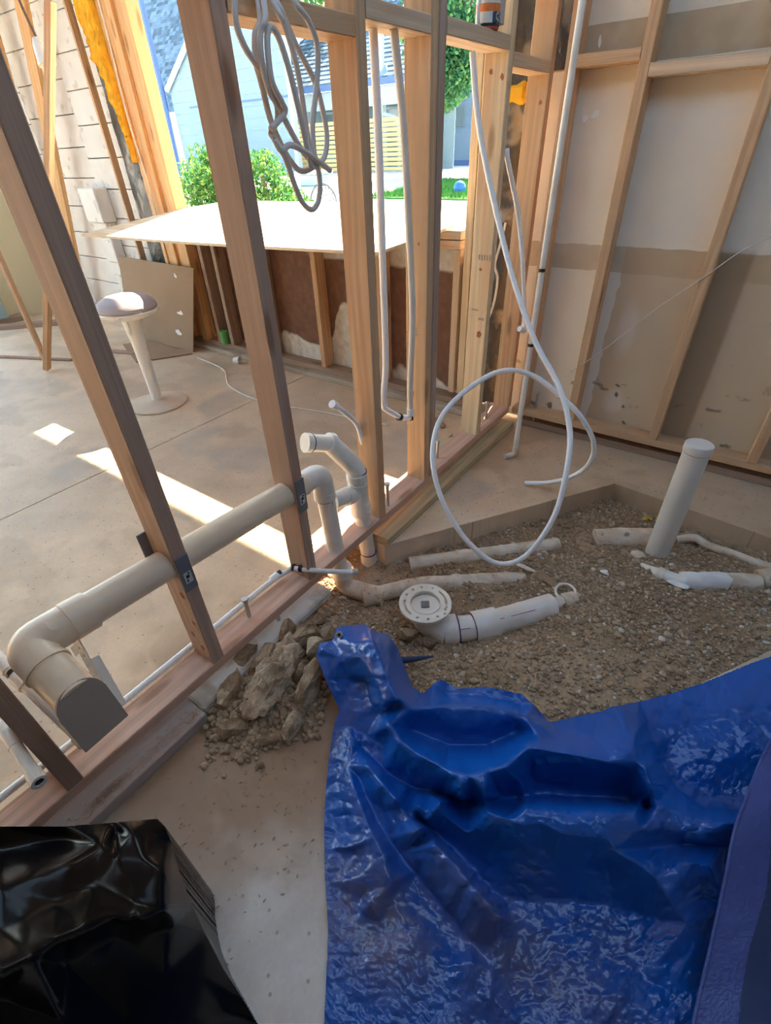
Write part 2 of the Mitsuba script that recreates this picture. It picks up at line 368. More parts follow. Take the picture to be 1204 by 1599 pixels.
def bend(P, R, n=8):
    """The polyline P with its corners rounded to radius R (pipe elbows)."""
    P = [np.asarray(p, float) for p in P]
    out = [P[0]]
    for a, b, c in zip(P, P[1:], P[2:]):
        d0, d1 = unit(a - b), unit(c - b)
        ang = math.acos(np.clip(d0 @ d1, -1, 1))
        cut = min(R / math.tan(ang / 2), 0.48 * np.linalg.norm(a - b), 0.48 * np.linalg.norm(c - b))
        p, q = b + d0 * cut, b + d1 * cut
        for t in np.linspace(0, 1, n):
            out.append((1 - t) ** 2 * p + 2 * t * (1 - t) * b + t * t * q)
    out.append(P[-1])
    return np.array(out)

def ringp(c, axis, r, h, k=20, inner=None):
    """A short cylinder (or sleeve) of radius r and length h centred on c along axis."""
    a = unit(axis)
    c = np.asarray(c, float)
    return tube([c - a * h / 2, c - a * h / 6, c + a * h / 6, c + a * h / 2], r, k, inner=inner)

def lathe(prof, c, axis=(0, 0, 1), k=40):
    """Revolve (r, h) pairs about axis through c."""
    m = trimesh.creation.revolve(np.array(prof, float), sections=k)
    m.apply_transform(trimesh.geometry.align_vectors([0, 0, 1], unit(axis)))
    m.apply_translation(c)
    if m.volume < 0:
        m.invert()
    return m

def extrude(poly, z0, z1):
    m = trimesh.creation.extrude_polygon(poly, z1 - z0, engine="earcut")
    m.apply_translation((0, 0, z0))
    return m

# ------------------------------------------------------------------ the room: slab with its cut, walls, ceiling
FY = 2.43            # face of the far wall's framing
PX = -0.93           # face of the partition's framing
ZB, ZT = 0.073, 0.107   # the raised bottom plates
struct("floor")
cut = Polygon(TRENCH).buffer(0)
room = sbox(-6.3, -3.2, 2.0, 2.62)
slab = room.difference(cut)
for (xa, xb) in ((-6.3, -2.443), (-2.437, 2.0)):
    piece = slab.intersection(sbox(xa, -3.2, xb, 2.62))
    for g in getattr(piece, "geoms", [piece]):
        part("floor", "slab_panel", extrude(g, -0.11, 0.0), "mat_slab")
part("floor", "joint_bed", bx(-2.46, -2.42, -3.2, 2.62, -0.11, -0.012), "mat_curb")

struct("wall_far")
part("wall_far", "drywall_sheet", bx(-1.02, 2.0, 2.521, 2.534, 0.02, 2.6), "mat_drywall")
part("wall_far", "knee_sheathing", bx(-3.87, -1.17, 2.521, 2.534, 0.0, 0.90), "mat_knee")
part("wall_far", "upper_panel", bx(-6.3, -1.17, 2.521, 2.60, 2.44, 2.6), "mat_plain")
part("wall_far", "footing_curb", bx(-4.25, -1.03, 2.38, 2.60, 0.0, 0.035, 0.006), "mat_curb")
# painted board courses left of the window, two stacks with staggered joints
for (xa, xb, off, dy) in ((-6.3, -5.43, 0.06, 0.0), (-5.426, -4.70, 0.03, 0.0), (-4.696, -4.205, 0.105, 0.004)):
    z = -0.02 - off
    while z < 2.3:
        z1 = z + 0.1985
        part("wall_far", "painted_board", bx(xa, xb, 2.535 - dy, 2.60, max(z + 0.002, 0.001), z1, 0.003), "mat_whitewall")
        z = z1 + 0.0035
part("wall_far", "backing_board", bx(-6.3, -3.86, 2.598, 2.62, 0.0, 2.6), "mat_curb")
struct("wall_left")
part("wall_left", "panel", bx(-6.3, -6.12, 1.98, 2.535, 0.0, 2.6), "mat_cream")
part("wall_left", "panel", bx(-6.3, -6.12, -3.2, -2.2, 0.0, 2.6), "mat_cream")
part("wall_left", "panel", bx(-6.3, -6.12, -2.2, 1.98, 2.2, 2.6), "mat_cream")
part("wall_left", "threshold", bx(-6.3, -6.0, -2.2, 2.10, 0.0, 0.05, 0.005), "mat_curb")
struct("wall_right")
put("wall_right", bx(2.0, 2.1, -3.2, 2.62, 0, 2.6), "mat_plain")
struct("wall_near")
put("wall_near", bx(-6.3, 2.1, -3.3, -3.2, 0, 2.6), "mat_plain")
struct("ceiling")  # two openings left between the panels, added to let daylight in
part("ceiling", "panel", bx(-6.3, -2.3, 1.45, 2.62, 2.6, 2.66), "mat_plain")
part("ceiling", "panel", bx(-6.3, -2.3, -3.3, -0.3, 2.6, 2.66), "mat_plain")
part("ceiling", "panel", bx(-2.3, -1.15, -3.3, 2.62, 2.6, 2.66), "mat_plain")
part("ceiling", "panel", bx(1.7, 2.1, -3.3, 2.62, 2.6, 2.66), "mat_plain")
part("ceiling", "panel", bx(-1.15, 1.7, -3.3, 0.2, 2.6, 2.66), "mat_plain")
part("ceiling", "panel", bx(-1.15, 1.7, 1.5, 2.62, 2.6, 2.66), "mat_plain")
struct("added_eave")  # unseen eave, added to trim the sun strip on the floor
put("added_eave", bx(-7.0, 2.1, 2.62, 3.20, 2.655, 2.78), "mat_plain")
struct("added_sun_screen")  # unseen upper wall, added to keep direct sun out of the right opening
put("added_sun_screen", bx(-1.5, 2.1, 1.5, 1.62, 2.66, 4.4), "mat_plain")

# ------------------------------------------------------------------ partition framing
PC = PX - 0.0445
def pstud(y0, label, tone, z0=ZT, z1=2.45, name="wall_stud", w=0.089, dx=0.0):
    return board(name, label, (PC + dx, y0 - 0.019, z0), (PC + dx, y0 - 0.019, z1), w, 0.038, (1, 0, 0), tone)

board("bottom_plate", "long reddish raised bottom plate carrying the studs across the middle", (PC, -1.6, (ZB + ZT) / 2), (PC, 2.425, (ZB + ZT) / 2), 0.089, ZT - ZB, (1, 0, 0), 9, "wall plate")
board("sill_plate", "yellowish treated sill board lying under the plate beyond the open trench", (-0.927, 1.185, 0.019), (-0.927, 2.40, 0.019), 0.089, 0.038, (1, 0, 0), 3, "sill board")
board("sill_plate", "greyish old sill board with sawdust under the plate beside the black bag", (-0.936, -1.6, 0.019), (-0.925, 0.30, 0.019), 0.105, 0.038, (1, 0, 0), 8, "sill board")
k = solo("curb_strip", "whitish concrete strip under the plate behind the broken concrete", "concrete curb", bx(-1.02, -0.895, 0.305, 0.86, 0.0005, 0.035, 0.007), "mat_whitecurb")

A0 = pstud(0.014, "dark stud at the bottom left corner beside the white tube ends", 7, z1=2.45)
A = pstud(0.430 + 0.002, "leaning-looking big stud on the left with a grey nail plate over the pipe", 0)
B = pstud(0.838, "second big stud from the left where the thick pipe ends in an elbow", 0)
C = pstud(1.245, "stud right of the bent drain pipes with a wavy pale edge", 5)
D = pstud(1.612 - 0.042, "left board of the double stud with orange knots and a hanging tube", 5)
D2 = pstud(1.612, "right board of the double stud in the middle of the wall", 0)
Ee = pstud(2.064, "pale yellow stud with faint ink stamps behind the tubing loop", 1)
Ff = pstud(2.425 + 0.019, "last pinkish stud of the partition in front of the black paper", 5, z0=ZT)

def blk(y0, y1, z, label, tone):
    board("blocking", label, (PC, y0, z + 0.019), (PC, y1, z + 0.019), 0.089, 0.038, (1, 0, 0), tone, "blocking")
blk(0.434, 0.798, 1.512, "blocking board between the two big left studs at the top edge", 5)
blk(0.840, 1.205, 1.476, "blocking board from which the grey cable coil hangs", 5)
blk(1.247, 1.530, 1.511, "blocking board above the two straight hanging tubes", 6)
blk(1.614, 2.024, 1.518, "blocking board carrying the white and orange canister", 6)
blk(2.066, 2.404, 1.482, "short blocking board in front of the black paper", 6)

# knots and dabs that are painted or drilled spots on single studs
def face_dots(stud, spots, m="mat_brownstrip", x=PX, lab=None):
    for (y, z, r) in spots:
        ang = np.linspace(0, 2 * np.pi, 11)[:-1]
        rr = r * rng.uniform(0.75, 1.2, 10)
        pl = Polygon(np.c_[rr * np.cos(ang), 1.4 * rr * np.sin(ang)])
        g = extrude(pl, 0, 0.0012)
        g.apply_transform(np.array([[0, 0, 1, x], [1, 0, 0, y], [0, 1, 0, z], [0, 0, 0, 1.0]]))
        part(stud, "knot", g, m)

def side_dots(stud, y, spots, m="mat_knotred"):
    for (x, z, r) in spots:
        ang = np.linspace(0, 2 * np.pi, 11)[:-1]
        rr = r * rng.uniform(0.7, 1.25, 10)
        g = extrude(Polygon(np.c_[rr * np.cos(ang), 1.3 * rr * np.sin(ang)]), 0, 0.0012)
        g.apply_transform(np.array([[1, 0, 0, x], [0, 0, -1, y], [0, 1, 0, z], [0, 0, 0, 1.0]]))
        part(stud, "knot", g, m)
scene["mat_knotred"] = pr((0.36, 0.13, 0.06), 0.7, 0.2)
side_dots(D, 1.532, [(-0.993, 0.652, 0.010), (-0.995, 0.495, 0.011), (-0.966, 1.02, 0.004)])
side_dots(Ee, 2.026, [(-0.960, 0.60, 0.012), (-0.975, 0.86, 0.005)])
side_dots(Ee, 2.026, [(-0.992, 1.47, 0.006), (-0.950, 1.455, 0.007)])
side_dots(A, 0.394, [(-0.955, 0.375, 0.008), (-0.952, 0.27, 0.006), (-0.985, 0.205, 0.007), (-0.955, 0.165, 0.007)])
side_dots(Ff, 2.406, [(-0.955, 1.40, 0.006)])
# faint grade-stamp dashes on the pale stud and the double stud
def dashes(stud, y, rows):
    ms = []
    for (x, z, w, h) in rows:
        ms.append(bx(x - w / 2, x + w / 2, y - 0.0008, y + 0.0004, z - h / 2, z + h / 2))
    part(stud, "ink_stamp", cat(*ms), "mat_inkgrey")
scene["mat_inkgrey"] = pr((0.33, 0.27, 0.21), 0.8, 0.1)
dashes(Ee, 2.026, [(-0.985 + 0.012 * i, 0.905, 0.006, 0.02) for i in range(5)] + [(-1.0 + 0.011 * i, 0.700, 0.008, 0.006) for i in range(3)] + [(-0.965 + 0.01 * i, 0.665, 0.007, 0.01) for i in range(3)])
dashes(D, 1.532, [(-1.0, 0.735, 0.002, 0.03), (-0.988, 0.735, 0.002, 0.03), (-0.994, 0.75, 0.012, 0.002), (-0.994, 0.72, 0.012, 0.002), (-0.973, 0.747, 0.012, 0.002), (-0.973, 0.738, 0.002, 0.012), (-0.973, 0.727, 0.018, 0.003)])

# anchor bolts through the raised plate
def bolt(x, y, top, label, z0=0.0):
    t = thing("anchor_bolt", label, "bolt")
    part(t, "shank", tube([(x, y, z0), (x, y, (z0 + top) / 2), (x, y, top)], 0.0065, 12), "mat_bolt", 40)
    part(t, "head", lathe([(0, 0), (0.012, 0), (0.0125, 0.002), (0.0125, 0.007), (0.011, 0.009), (0, 0.009)], (x, y, top), k=6), "mat_bolt")
bolt(-0.982, 0.575, 0.178, "grey anchor bolt standing in the plate near the rubble", 0.0)
bolt(-0.95, 0.655, 0.072, "lower anchor bolt in the gap above the broken concrete", 0.0)
bolt(-0.960, 1.300, 0.205, "pale anchor bolt beside the bent drain pipes", 0.03)
bolt(-0.985, 1.735, 0.19, "grey anchor bolt in front of the small white box", 0.03)
bolt(-0.975, 2.225, 0.19, "anchor bolt at the far end of the plate by the corner", 0.03)
bolt(-0.800, 2.475, 0.19, "anchor bolt through the far wall plate right of the corner", 0.03)

# ------------------------------------------------------------------ far wall framing
FC = FY + 0.0445
board("bottom_plate", "tan raised bottom plate of the drywall side wall", (-0.915, FC, (ZB + ZT) / 2), (2.0, FC, (ZB + ZT) / 2), 0.089, ZT - ZB, (0, 1, 0), 5, "wall plate")
board("sill_plate", "dark sill board in shade under the drywall wall's plate", (-0.875, FC + 0.02, 0.019), (2.0, FC + 0.02, 0.019), 0.075, 0.036, (0, 1, 0), 4, "sill board")
def fstud(xc, label, tone, z0=ZT, z1=2.45):
    return board("wall_stud", label, (xc, FC, z0), (xc, FC, z1), 0.089, 0.038, (0, 1, 0), tone)
fstud(-0.866, "stud at the corner right behind the vertical white riser tube", 5)
f1 = fstud(-0.598, "first free stud on the drywall wall, between the two blocking boards", 5)
f2 = fstud(-0.199, "second free stud on the drywall wall, beside the brown stain", 5)
fstud(0.209, "stud at the right edge of the picture on the drywall wall", 5)
fstud(0.615, "stud of the drywall wall just beyond the right edge", 5)
board("blocking", "short brown blocking board beside the riser tube on the drywall wall", (-0.846, FC, 1.512), (-0.618, FC, 1.512), 0.089, 0.038, (0, 1, 0), 5, "blocking")
board("blocking", "lighter blocking board across the drywall at top right", (-0.578, FC, 1.466), (-0.219, FC, 1.466), 0.089, 0.038, (0, 1, 0), 6, "blocking")
board("blocking", "blocking board past the second free stud at the right edge", (-0.179, FC, 1.462), (0.189, FC, 1.462), 0.089, 0.038, (0, 1, 0), 6, "blocking")

# torn bits on the drywall
def flake(x, z, w, h, c="mat_tape"):
    ang = np.linspace(0, 2 * np.pi, 9)[:-1]
    rr = rng.uniform(0.6, 1.2, 8)
    g = extrude(Polygon(np.c_[w / 2 * rr * np.cos(ang), h / 2 * rr * np.sin(ang)]), 0, 0.004)
    g.apply_transform(np.array([[1, 0, 0, x], [0, 0, -1, 2.521], [0, 1, 0, z], [0, 0, 0, 1.0]]))
    part("wall_far", "torn_paper", g, c)
for q in ((-0.800, 1.345, 0.03, 0.03), (-0.765, 1.35, 0.032, 0.035), (-0.815, 1.365, 0.012, 0.04), (-0.385, 1.64, 0.06, 0.03)):
    flake(*q)
flake(-0.795, 1.565, 0.012, 0.04)
flake(0.05, 1.18, 0.07, 0.05, "mat_brownstrip")
flake(0.00, 1.17, 0.03, 0.022, "mat_brownstrip")
wire = spline([(-0.66, 2.505, 0.33), (-0.56, 2.40, 0.44), (-0.45, 2.425, 0.56), (-0.33, 2.43, 0.70), (-0.20, 2.425, 0.83), (-0.10, 2.44, 0.93), (0.02, 2.44, 1.0), (0.16, 2.43, 1.08), (0.45, 2.43, 1.25)], 10)
solo("thin_wire", "thin slack wire running diagonally across the drywall wall's studs", "wire", tube(wire, 0.0022, 6), "mat_cable", True)

# ------------------------------------------------------------------ window bay at the left of the far wall
board("window_stud", "orange jamb stud at the window's left side, nearest the opening", (-3.588, FC, 0.05), (-3.588, FC, 2.245), 0.089, 0.076, (0, 1, 0), 2, "stud")
board("window_stud", "second orange jamb board, set back behind the opening's edge", (-3.672, FC + 0.015, 0.05), (-3.672, FC + 0.015, 2.245), 0.06, 0.085, (0, 1, 0), 2, "stud")
board("window_stud", "third orange jamb board with a pale wire down its face", (-3.768, FC + 0.008, 0.05), (-3.768, FC + 0.008, 2.245), 0.089, 0.10, (0, 1, 0), 2, "stud")
board("window_stud", "narrow orange jamb board beside the yellow insulation", (-3.842, FC, 0.05), (-3.842, FC, 2.245), 0.089, 0.038, (0, 1, 0), 2, "stud")
solo("jamb_wire", "pale wire running down the orange window jamb", "wire", tube(spline([(-3.81, 2.425, 2.1), (-3.80, 2.42, 1.9), (-3.815, 2.415, 1.5), (-3.795, 2.42, 1.15), (-3.81, 2.42, 0.7)], 8), 0.005, 6), "mat_pex_cream", True)
# black felt strip with insulation bulging above
g = []
n1, n2 = 60, 14
zz = np.linspace(0.05, 2.4, n1)
V = []
for z in zz:
    for j in range(n2):
        s = j / (n2 - 1)
        x = -4.20 + s * 0.33
        V.append((x, 2.530 - 0.04 * math.sin(math.pi * s) - 0.05 * (meshkit.fbm(np.array([x * 9, z * 5, 1.0]), 3) - 0.5), z))
V = np.array(V)
F = []
for i in range(n1 - 1):
    for j in range(n2 - 1):
        a = i * n2 + j
        F += [(a, a + 1, a + n2 + 1), (a, a + n2 + 1, a + n2)]
solo("felt_paper", "crinkled black paper strip between the white boards and the window jamb", "building paper", trimesh.Trimesh(V, F, process=False), "mat_felt", True)
board("edge_batten", "thin pinkish batten along the left edge of the black paper", (-4.225, 2.468, 0.05), (-4.225, 2.468, 2.4), 0.05, 0.022, (0, 1, 0), 5, "batten")
gpts = []
for z in np.linspace(1.25, 2.4, 26):
    w = np.interp(z, [1.25, 1.5, 1.8, 2.4], [0.01, 0.045, 0.13, 0.24])
    gpts.append((w, z))
pl = Polygon([(-3.865, z) for _, z in gpts] + [(-3.865 - w + 0.012 * math.sin(z * 31), z) for w, z in gpts[::-1]])
m = trimesh.creation.extrude_polygon(pl, 0.07, engine="earcut").subdivide_to_size(0.03)
v = m.vertices
m = trimesh.Trimesh(np.c_[v[:, 0], 2.468 - v[:, 2], v[:, 1]], m.faces[:, ::-1], process=True)
nn = meshkit.fbm(m.vertices * 25, 3) - 0.5
m.vertices = m.vertices + m.vertex_normals * (0.05 * nn)[:, None]
solo("insulation_batt", "yellow fibre insulation wedge beside the orange jamb at top left", "insulation", m, "mat_insulation", True)

board("window_sill", "upper board of the doubled window sill right of the plywood", (-3.55, FC, 0.919), (-1.29, FC, 0.919), 0.089, 0.040, (0, 1, 0), 6, "sill board")
board("window_sill", "lower board of the doubled window sill right of the plywood", (-3.55, FC, 0.876), (-1.29, FC, 0.876), 0.089, 0.038, (0, 1, 0), 6, "sill board")
board("window_stud", "yellow trimmer stud at the window's right side", (-1.247, FC, 0.11), (-1.247, FC, 2.245), 0.089, 0.040, (0, 1, 0), 1, "stud")
board("window_stud", "yellow king stud right of the window trimmer, behind the pale stud", (-1.204, FC, 0.11), (-1.204, FC, 2.245), 0.089, 0.040, (0, 1, 0), 1, "stud")
board("window_stud", "short trimmer stud under the right end of the window sill", (-1.305, FC, 0.11), (-1.305, FC, 0.856), 0.089, 0.038, (0, 1, 0), 6, "stud")
board("header_beam", "wide header beam over the window opening", (-3.87, FC, 2.345), (-1.17, FC, 2.345), 0.089, 0.20, (0, 1, 0), 6, "beam")
board("bottom_plate", "dusty bottom plate under the window's knee wall", (-4.2, FC, 0.055), (-1.04, FC, 0.055), 0.089, 0.038, (0, 1, 0), 4, "wall plate")
for x, lab, tone in ((-2.30, "short knee-wall stud between the torn brown sheathing", 5), (-2.79, "short knee-wall stud behind the second big stud", 4), (-3.40, "short knee-wall stud with dark blotches right of the cardboard", 4), (-3.25, "short knee-wall stud behind the leaning cardboard's right edge", 4), (-1.80, "short knee-wall stud behind the two hanging tubes", 5)):
    board("knee_stud", lab, (x, FC, 0.075), (x, FC, 0.856), 0.089, 0.038, (0, 1, 0), tone, "stud")
# felt strip between partition end and drywall wall
V = []
for z in np.linspace(0.08, 1.50, 60):
    for j in range(10):
        s = j / 9
        x = -1.175 + s * 0.14
        V.append((x, 2.482 - 0.03 * math.sin(math.pi * s) - 0.06 * (meshkit.fbm(np.array([x * 16, z * 9, 4.0]), 3) - 0.5), z))
F = []
for i in range(59):
    for j in range(9):
        a = i * 10 + j
        F += [(a, a + 1, a + 11), (a, a + 11, a + 10)]
solo("felt_paper", "crinkled dark paper strip between the last two partition studs", "building paper", trimesh.Trimesh(np.array(V), F, process=False), "mat_felt", True)
solo("felt_cable", "pale cable looping in front of the dark paper strip", "cable", tube(spline([(-1.07, 2.45, 0.98), (-1.085, 2.44, 0.88), (-1.10, 2.44, 0.80), (-1.075, 2.43, 0.74), (-1.08, 2.42, 0.62), (-1.12, 2.43, 0.50)], 8), 0.006, 8), "mat_pex_cream", True)
V = bx(-1.15, -1.03, 2.44, 2.50, 1.40, 1.475, 0.02)
solo("insulation_batt", "small yellow insulation tuft above the dark paper strip", "insulation", V, "mat_insulation")
solo("felt_backing", "dark backing board above the black paper at the corner", "building paper", bx(-1.16, -0.90, 2.512, 2.519, 1.5, 2.5), "mat_felt")

# plywood sheet lying over the sill, part of it indoors
ROWS = np.array([[(-3.697, 1.787, 0.897), (-1.348, 1.822, 0.931)], [(-3.545, 2.50, 0.982), (-1.375, 2.45, 0.949)], [(-3.470, 2.86, 1.001), (-1.420, 3.03, 0.998)]])
nu, nv = 14, 10
V = []
for i in range(nu + 1):
    for j in range(nv + 1):
        s, t = i / nu, j / nv
        r = t * 2
        k = min(int(r), 1)
        p = (1 - (r - k)) * ((1 - s) * ROWS[k][0] + s * ROWS[k][1]) + (r - k) * ((1 - s) * ROWS[k + 1][0] + s * ROWS[k + 1][1])
        V.append(p - (0, 0, 0.007 * math.sin(math.pi * s) * (1 - t)))
V = np.array(V)
nV = len(V)
V = np.vstack([V, V - (0, 0, 0.012)])
F = []
q = lambda i, j: i * (nv + 1) + j
for i in range(nu):
    for j in range(nv):
        a, b, c, d = q(i, j), q(i + 1, j), q(i + 1, j + 1), q(i, j + 1)
        F += [(a, b, c), (a, c, d), (a + nV, c + nV, b + nV), (a + nV, d + nV, c + nV)]
edge = [q(i, 0) for i in range(nu + 1)] + [q(nu, j) for j in range(1, nv + 1)] + [q(i, nv) for i in range(nu - 1, -1, -1)] + [q(0, j) for j in range(nv - 1, 0, -1)]
for a, b in zip(edge, edge[1:] + edge[:1]):
    F += [(a, a + nV, b + nV), (a, b + nV, b)]
solo("plywood_sheet", "big plywood sheet in full sun lying on the window sill", "plywood sheet", trimesh.Trimesh(V, F, process=False), "mat_plywood")

# ------------------------------------------------------------------ plumbing in the partition
# thick vent pipe through two studs with an elbow and a boxed outlet at its near end
vp = thing("vent_pipe", "thick cream plastic pipe running through two studs, elbow at its near end", "pipe")
J0, J1 = np.array([-0.978, 0.12, 0.487]), np.array([-0.975, 0.875, 0.440])
ax = unit(J1 - J0)
part(vp, "pipe_run", tube([J0, J0 * 0.6 + J1 * 0.4, J0 * 0.2 + J1 * 0.8, J1 + ax * 0.0], 0.0385, 28), "mat_pvc_cream", 40)
E0 = J0 + ax * 0.05
Ec = np.array([-0.985, 0.078, 0.483])
Ed = np.array([-0.835, 0.084, 0.432])
elb = bend([E0 + ax * 0.02, Ec, Ec + (Ed - Ec) * 0.42], 0.055, 14)
part(vp, "elbow", tube(elb, 0.0430, 28), "mat_pvc_cream", 40)
part(vp, "hub_ring", ringp(E0 + ax * 0.012, ax, 0.0445, 0.05, 28), "mat_pvc_cream", 40)
dd = unit(Ed - Ec)
part(vp, "hub_ring", ringp(Ec + (Ed - Ec) * 0.43, dd, 0.0450, 0.008, 28), "mat_pvc_cream", 40)
part(vp, "stub", tube([Ec + (Ed - Ec) * 0.40, Ec + (Ed - Ec) * 0.7, Ed], 0.0415, 28), "mat_pvc_cream", 40)
# outlet plate: round above, square below
pl = unary_union([Point(0, 0.0).buffer(0.0455, 24), sbox(-0.047, -0.098, 0.047, 0.0)])
m = trimesh.creation.extrude_polygon(pl, 0.006, engine="earcut")
pn = unit(dd + np.array([0, 0, 0.55]))
yv = unit(np.cross([0, 0, 1.0], pn))
zv = np.cross(pn, yv)
R = np.eye(4); R[:3, 0] = yv; R[:3, 1] = zv; R[:3, 2] = pn; R[:3, 3] = Ed + dd * 0.012
m.apply_transform(R)
part(vp, "outlet_plate", m, "mat_pvc_grey", label="flat grey plate closing the pipe, round above and square below")
# perforated bracket strap behind the outlet
br = thing("strap_bracket", "white perforated bracket with tabs beside the grey pipe outlet", "bracket")
bz = np.array([-0.920, 0.140, 0.372])
holes = [Point(0.022 * i, 0.0).buffer(0.0035) for i in range(-3, 4)]
pl = sbox(-0.085, -0.013, 0.085, 0.013).difference(unary_union(holes))
m = trimesh.creation.extrude_polygon(pl, 0.003, engine="earcut")
bd = unit(np.array([0.12, -0.025, -0.095]))
bs = unit(np.cross(bd, [0.1, -0.9, 0.35]))
R = np.eye(4); R[:3, 0] = bd; R[:3, 1] = bs; R[:3, 2] = np.cross(bd, bs); R[:3, 3] = bz
m.apply_transform(R)
part(br, "strap", m, "mat_white")
for i, (s, l) in enumerate(((-0.07, 0.02), (0.0, 0.036), (0.06, 0.018))):
    m = trimesh.creation.box((0.022, l, 0.003)); m.apply_translation((s, 0.013 + l / 2, 0.0015)); m.apply_transform(R)
    part(br, "tab", m, "mat_white")
m = trimesh.creation.box((0.12, 0.003, 0.02)); m.apply_translation((0.03, -0.0145, 0.01)); m.apply_transform(R)
part(br, "flange_strip", m, "mat_white")

def nailplate(y, z, label, x=PX, sgn=1, h=0.085, w=0.036):
    t = thing("nail_plate", label, "nail plate")
    part(t, "plate", bx(x - 0.001, x + 0.0035, y - w / 2, y + w / 2, z - h / 2, z + h / 2, 0.001), "mat_galv")
    if sgn > 0:
        part(t, "sticker", bx(x + 0.0035, x + 0.0042, y - 0.010, y + 0.010, z - 0.030, z + 0.004), "mat_sticker")
        part(t, "sticker_print", cat(bx(x + 0.0042, x + 0.0046, y - 0.005, y + 0.004, z - 0.014, z - 0.005), bx(x + 0.0042, x + 0.0046, y - 0.006, y - 0.002, z - 0.025, z - 0.018), bx(x + 0.0042, x + 0.0046, y + 0.001, y + 0.006, z - 0.003, z + 0.001)), "mat_black")
    return t
nailplate(0.413, 0.452, "grey nail plate with a sticker on the left stud's front", h=0.11)
nailplate(0.410, 0.500, "nail plate edge on the back of the left stud", x=-1.0225, sgn=0, h=0.11, w=0.075)
nailplate(0.822, 0.445, "grey nail plate with a sticker on the second stud's front", h=0.115)

# drain A: elbow behind the second stud, riser through the plate, sweep into the ground
da = thing("drain_pipe", "left drain: bend behind the second stud dropping through the plate into the soil", "pipe")
p0, p1, p2 = np.array([-0.975, 0.845, 0.443]), np.array([-0.975, 0.962, 0.440]), np.array([-0.965, 0.978, 0.05])
part(da, "elbow", tube(bend([p0 + (0, 0.0, 0), p1, p1 + (0, 0.003, -0.095)], 0.055, 12), 0.0355, 24), "mat_pvc", 40)
part(da, "primer_ring", ringp(p0 + (0, 0.028, 0), (0, 1, 0), 0.0358, 0.003, 24), "mat_primer", 40)
part(da, "hub_ring", ringp(p1 + (0, 0.003, -0.09), (0, 0, 1), 0.0372, 0.028, 24), "mat_pvc", 40)
part(da, "primer_ring", ringp(p1 + (0, 0.003, -0.106), (0, 0, 1), 0.0340, 0.004, 24), "mat_primer", 40)
S = np.array([-0.955, 0.985, -0.035])
part(da, "riser", tube([p1 + (0, 0.003, -0.08), (p1 + p2) / 2, p2, S + (0, 0, 0.02)], 0.0305, 24), "mat_pvc", 40)
part(da, "primer_drip", tube([p1 + (0.031, 0.004, -0.10), p1 + (0.0315, 0.006, -0.2), p1 + (0.032, 0.006, -0.33)], 0.0016, 6), "mat_primer", True)
part(da, "hub_ring", ringp(S + (0, 0, 0.03), (0, 0, 1), 0.038, 0.04, 24), "mat_pvc", 40)
swe = bend([S + (0, 0, 0.03), S + (0.004, 0.0, -0.055), S + (0.16, 0.045, -0.062)], 0.10, 12)
part(da, "sweep", tube(swe, 0.0355, 24), "mat_pvc_dirty", 40)

# drain B: wye stack with a capped stub reaching up left
db = thing("drain_pipe", "right drain: stacked fittings with a capped arm pointing up left", "pipe")
Q0 = np.array([-0.970, 1.168, -0.11]); Q1 = np.array([-0.975, 1.142, 0.245]); Q2 = np.array([-0.975, 1.135, 0.365]); Q3 = np.array([-1.03, 1.075, 0.475]); Q4 = np.array([-1.055, 1.000, 0.505])
part(db, "riser", tube([Q0, (Q0 + Q1) / 2, Q1], 0.0300, 24), "mat_pvc", 40)
part(db, "tee_body", tube([Q1 + (0, 0, -0.085), Q1, Q1 + (0, 0, 0.085)], 0.0350, 24), "mat_pvc", 40)
for h in (-0.08, -0.045, 0.045, 0.085):
    part(db, "hub_ring", ringp(Q1 + (0, -h * 0.07, h), (0, 0, 1), 0.0378, 0.022, 24), "mat_pvc", 40)
part(db, "primer_ring", ringp(Q1 + (0, 0, 0.102), (0, 0, 1), 0.0357, 0.004, 24), "mat_primer", 40)
elb = bend([Q1 + (0, 0, 0.08), Q2, Q3], 0.09, 12)
part(db, "elbow", tube(elb, 0.0345, 24), "mat_pvc", 40)
a4 = unit(Q4 - Q3)
part(db, "hub_ring", ringp(Q3 - a4 * 0.005, a4, 0.0370, 0.018, 24), "mat_pvc", 40)
part(db, "arm", tube([Q3 - a4 * 0.01, (Q3 + Q4) / 2, Q4], 0.0300, 24), "mat_pvc", 40)
part(db, "primer_ring", ringp(Q4 - a4 * 0.012, a4, 0.0308, 0.003, 24), "mat_primer", 40)
part(db, "end_cap", ringp(Q4 + a4 * 0.004, a4, 0.0330, 0.018, 24), "mat_pvc", 40)
b4 = unit(np.array([-0.12, -0.99, 0.22]))
part(db, "side_branch", tube([Q1 + (0, -0.02, 0.02), Q1 + b4 * 0.06 + (0, 0, 0.015), Q1 + b4 * 0.13 + (0, 0, 0.012)], 0.0300, 24), "mat_pvc", 40)
part(db, "hub_ring", ringp(Q1 + b4 * 0.055 + (0, 0, 0.012), b4, 0.0350, 0.03, 24), "mat_pvc", 40)
part(db, "hub_ring", ringp(Q0 + (0, 0, 0.03), (0, 0, 1), 0.0335, 0.05, 24), "mat_pvc", 40)
part(db, "primer_ring", ringp(Q0 + (0, -0.002, 0.058), (0, 0, 1), 0.0338, 0.004, 24), "mat_primer", 40)
part(db, "buried_elbow", tube(bend([Q0 + (0, 0, 0.02), Q0 + (0.003, 0.0, -0.05), Q0 + (0.09, 0.05, -0.052)], 0.06, 10), 0.0345, 24), "mat_pvc", 40)

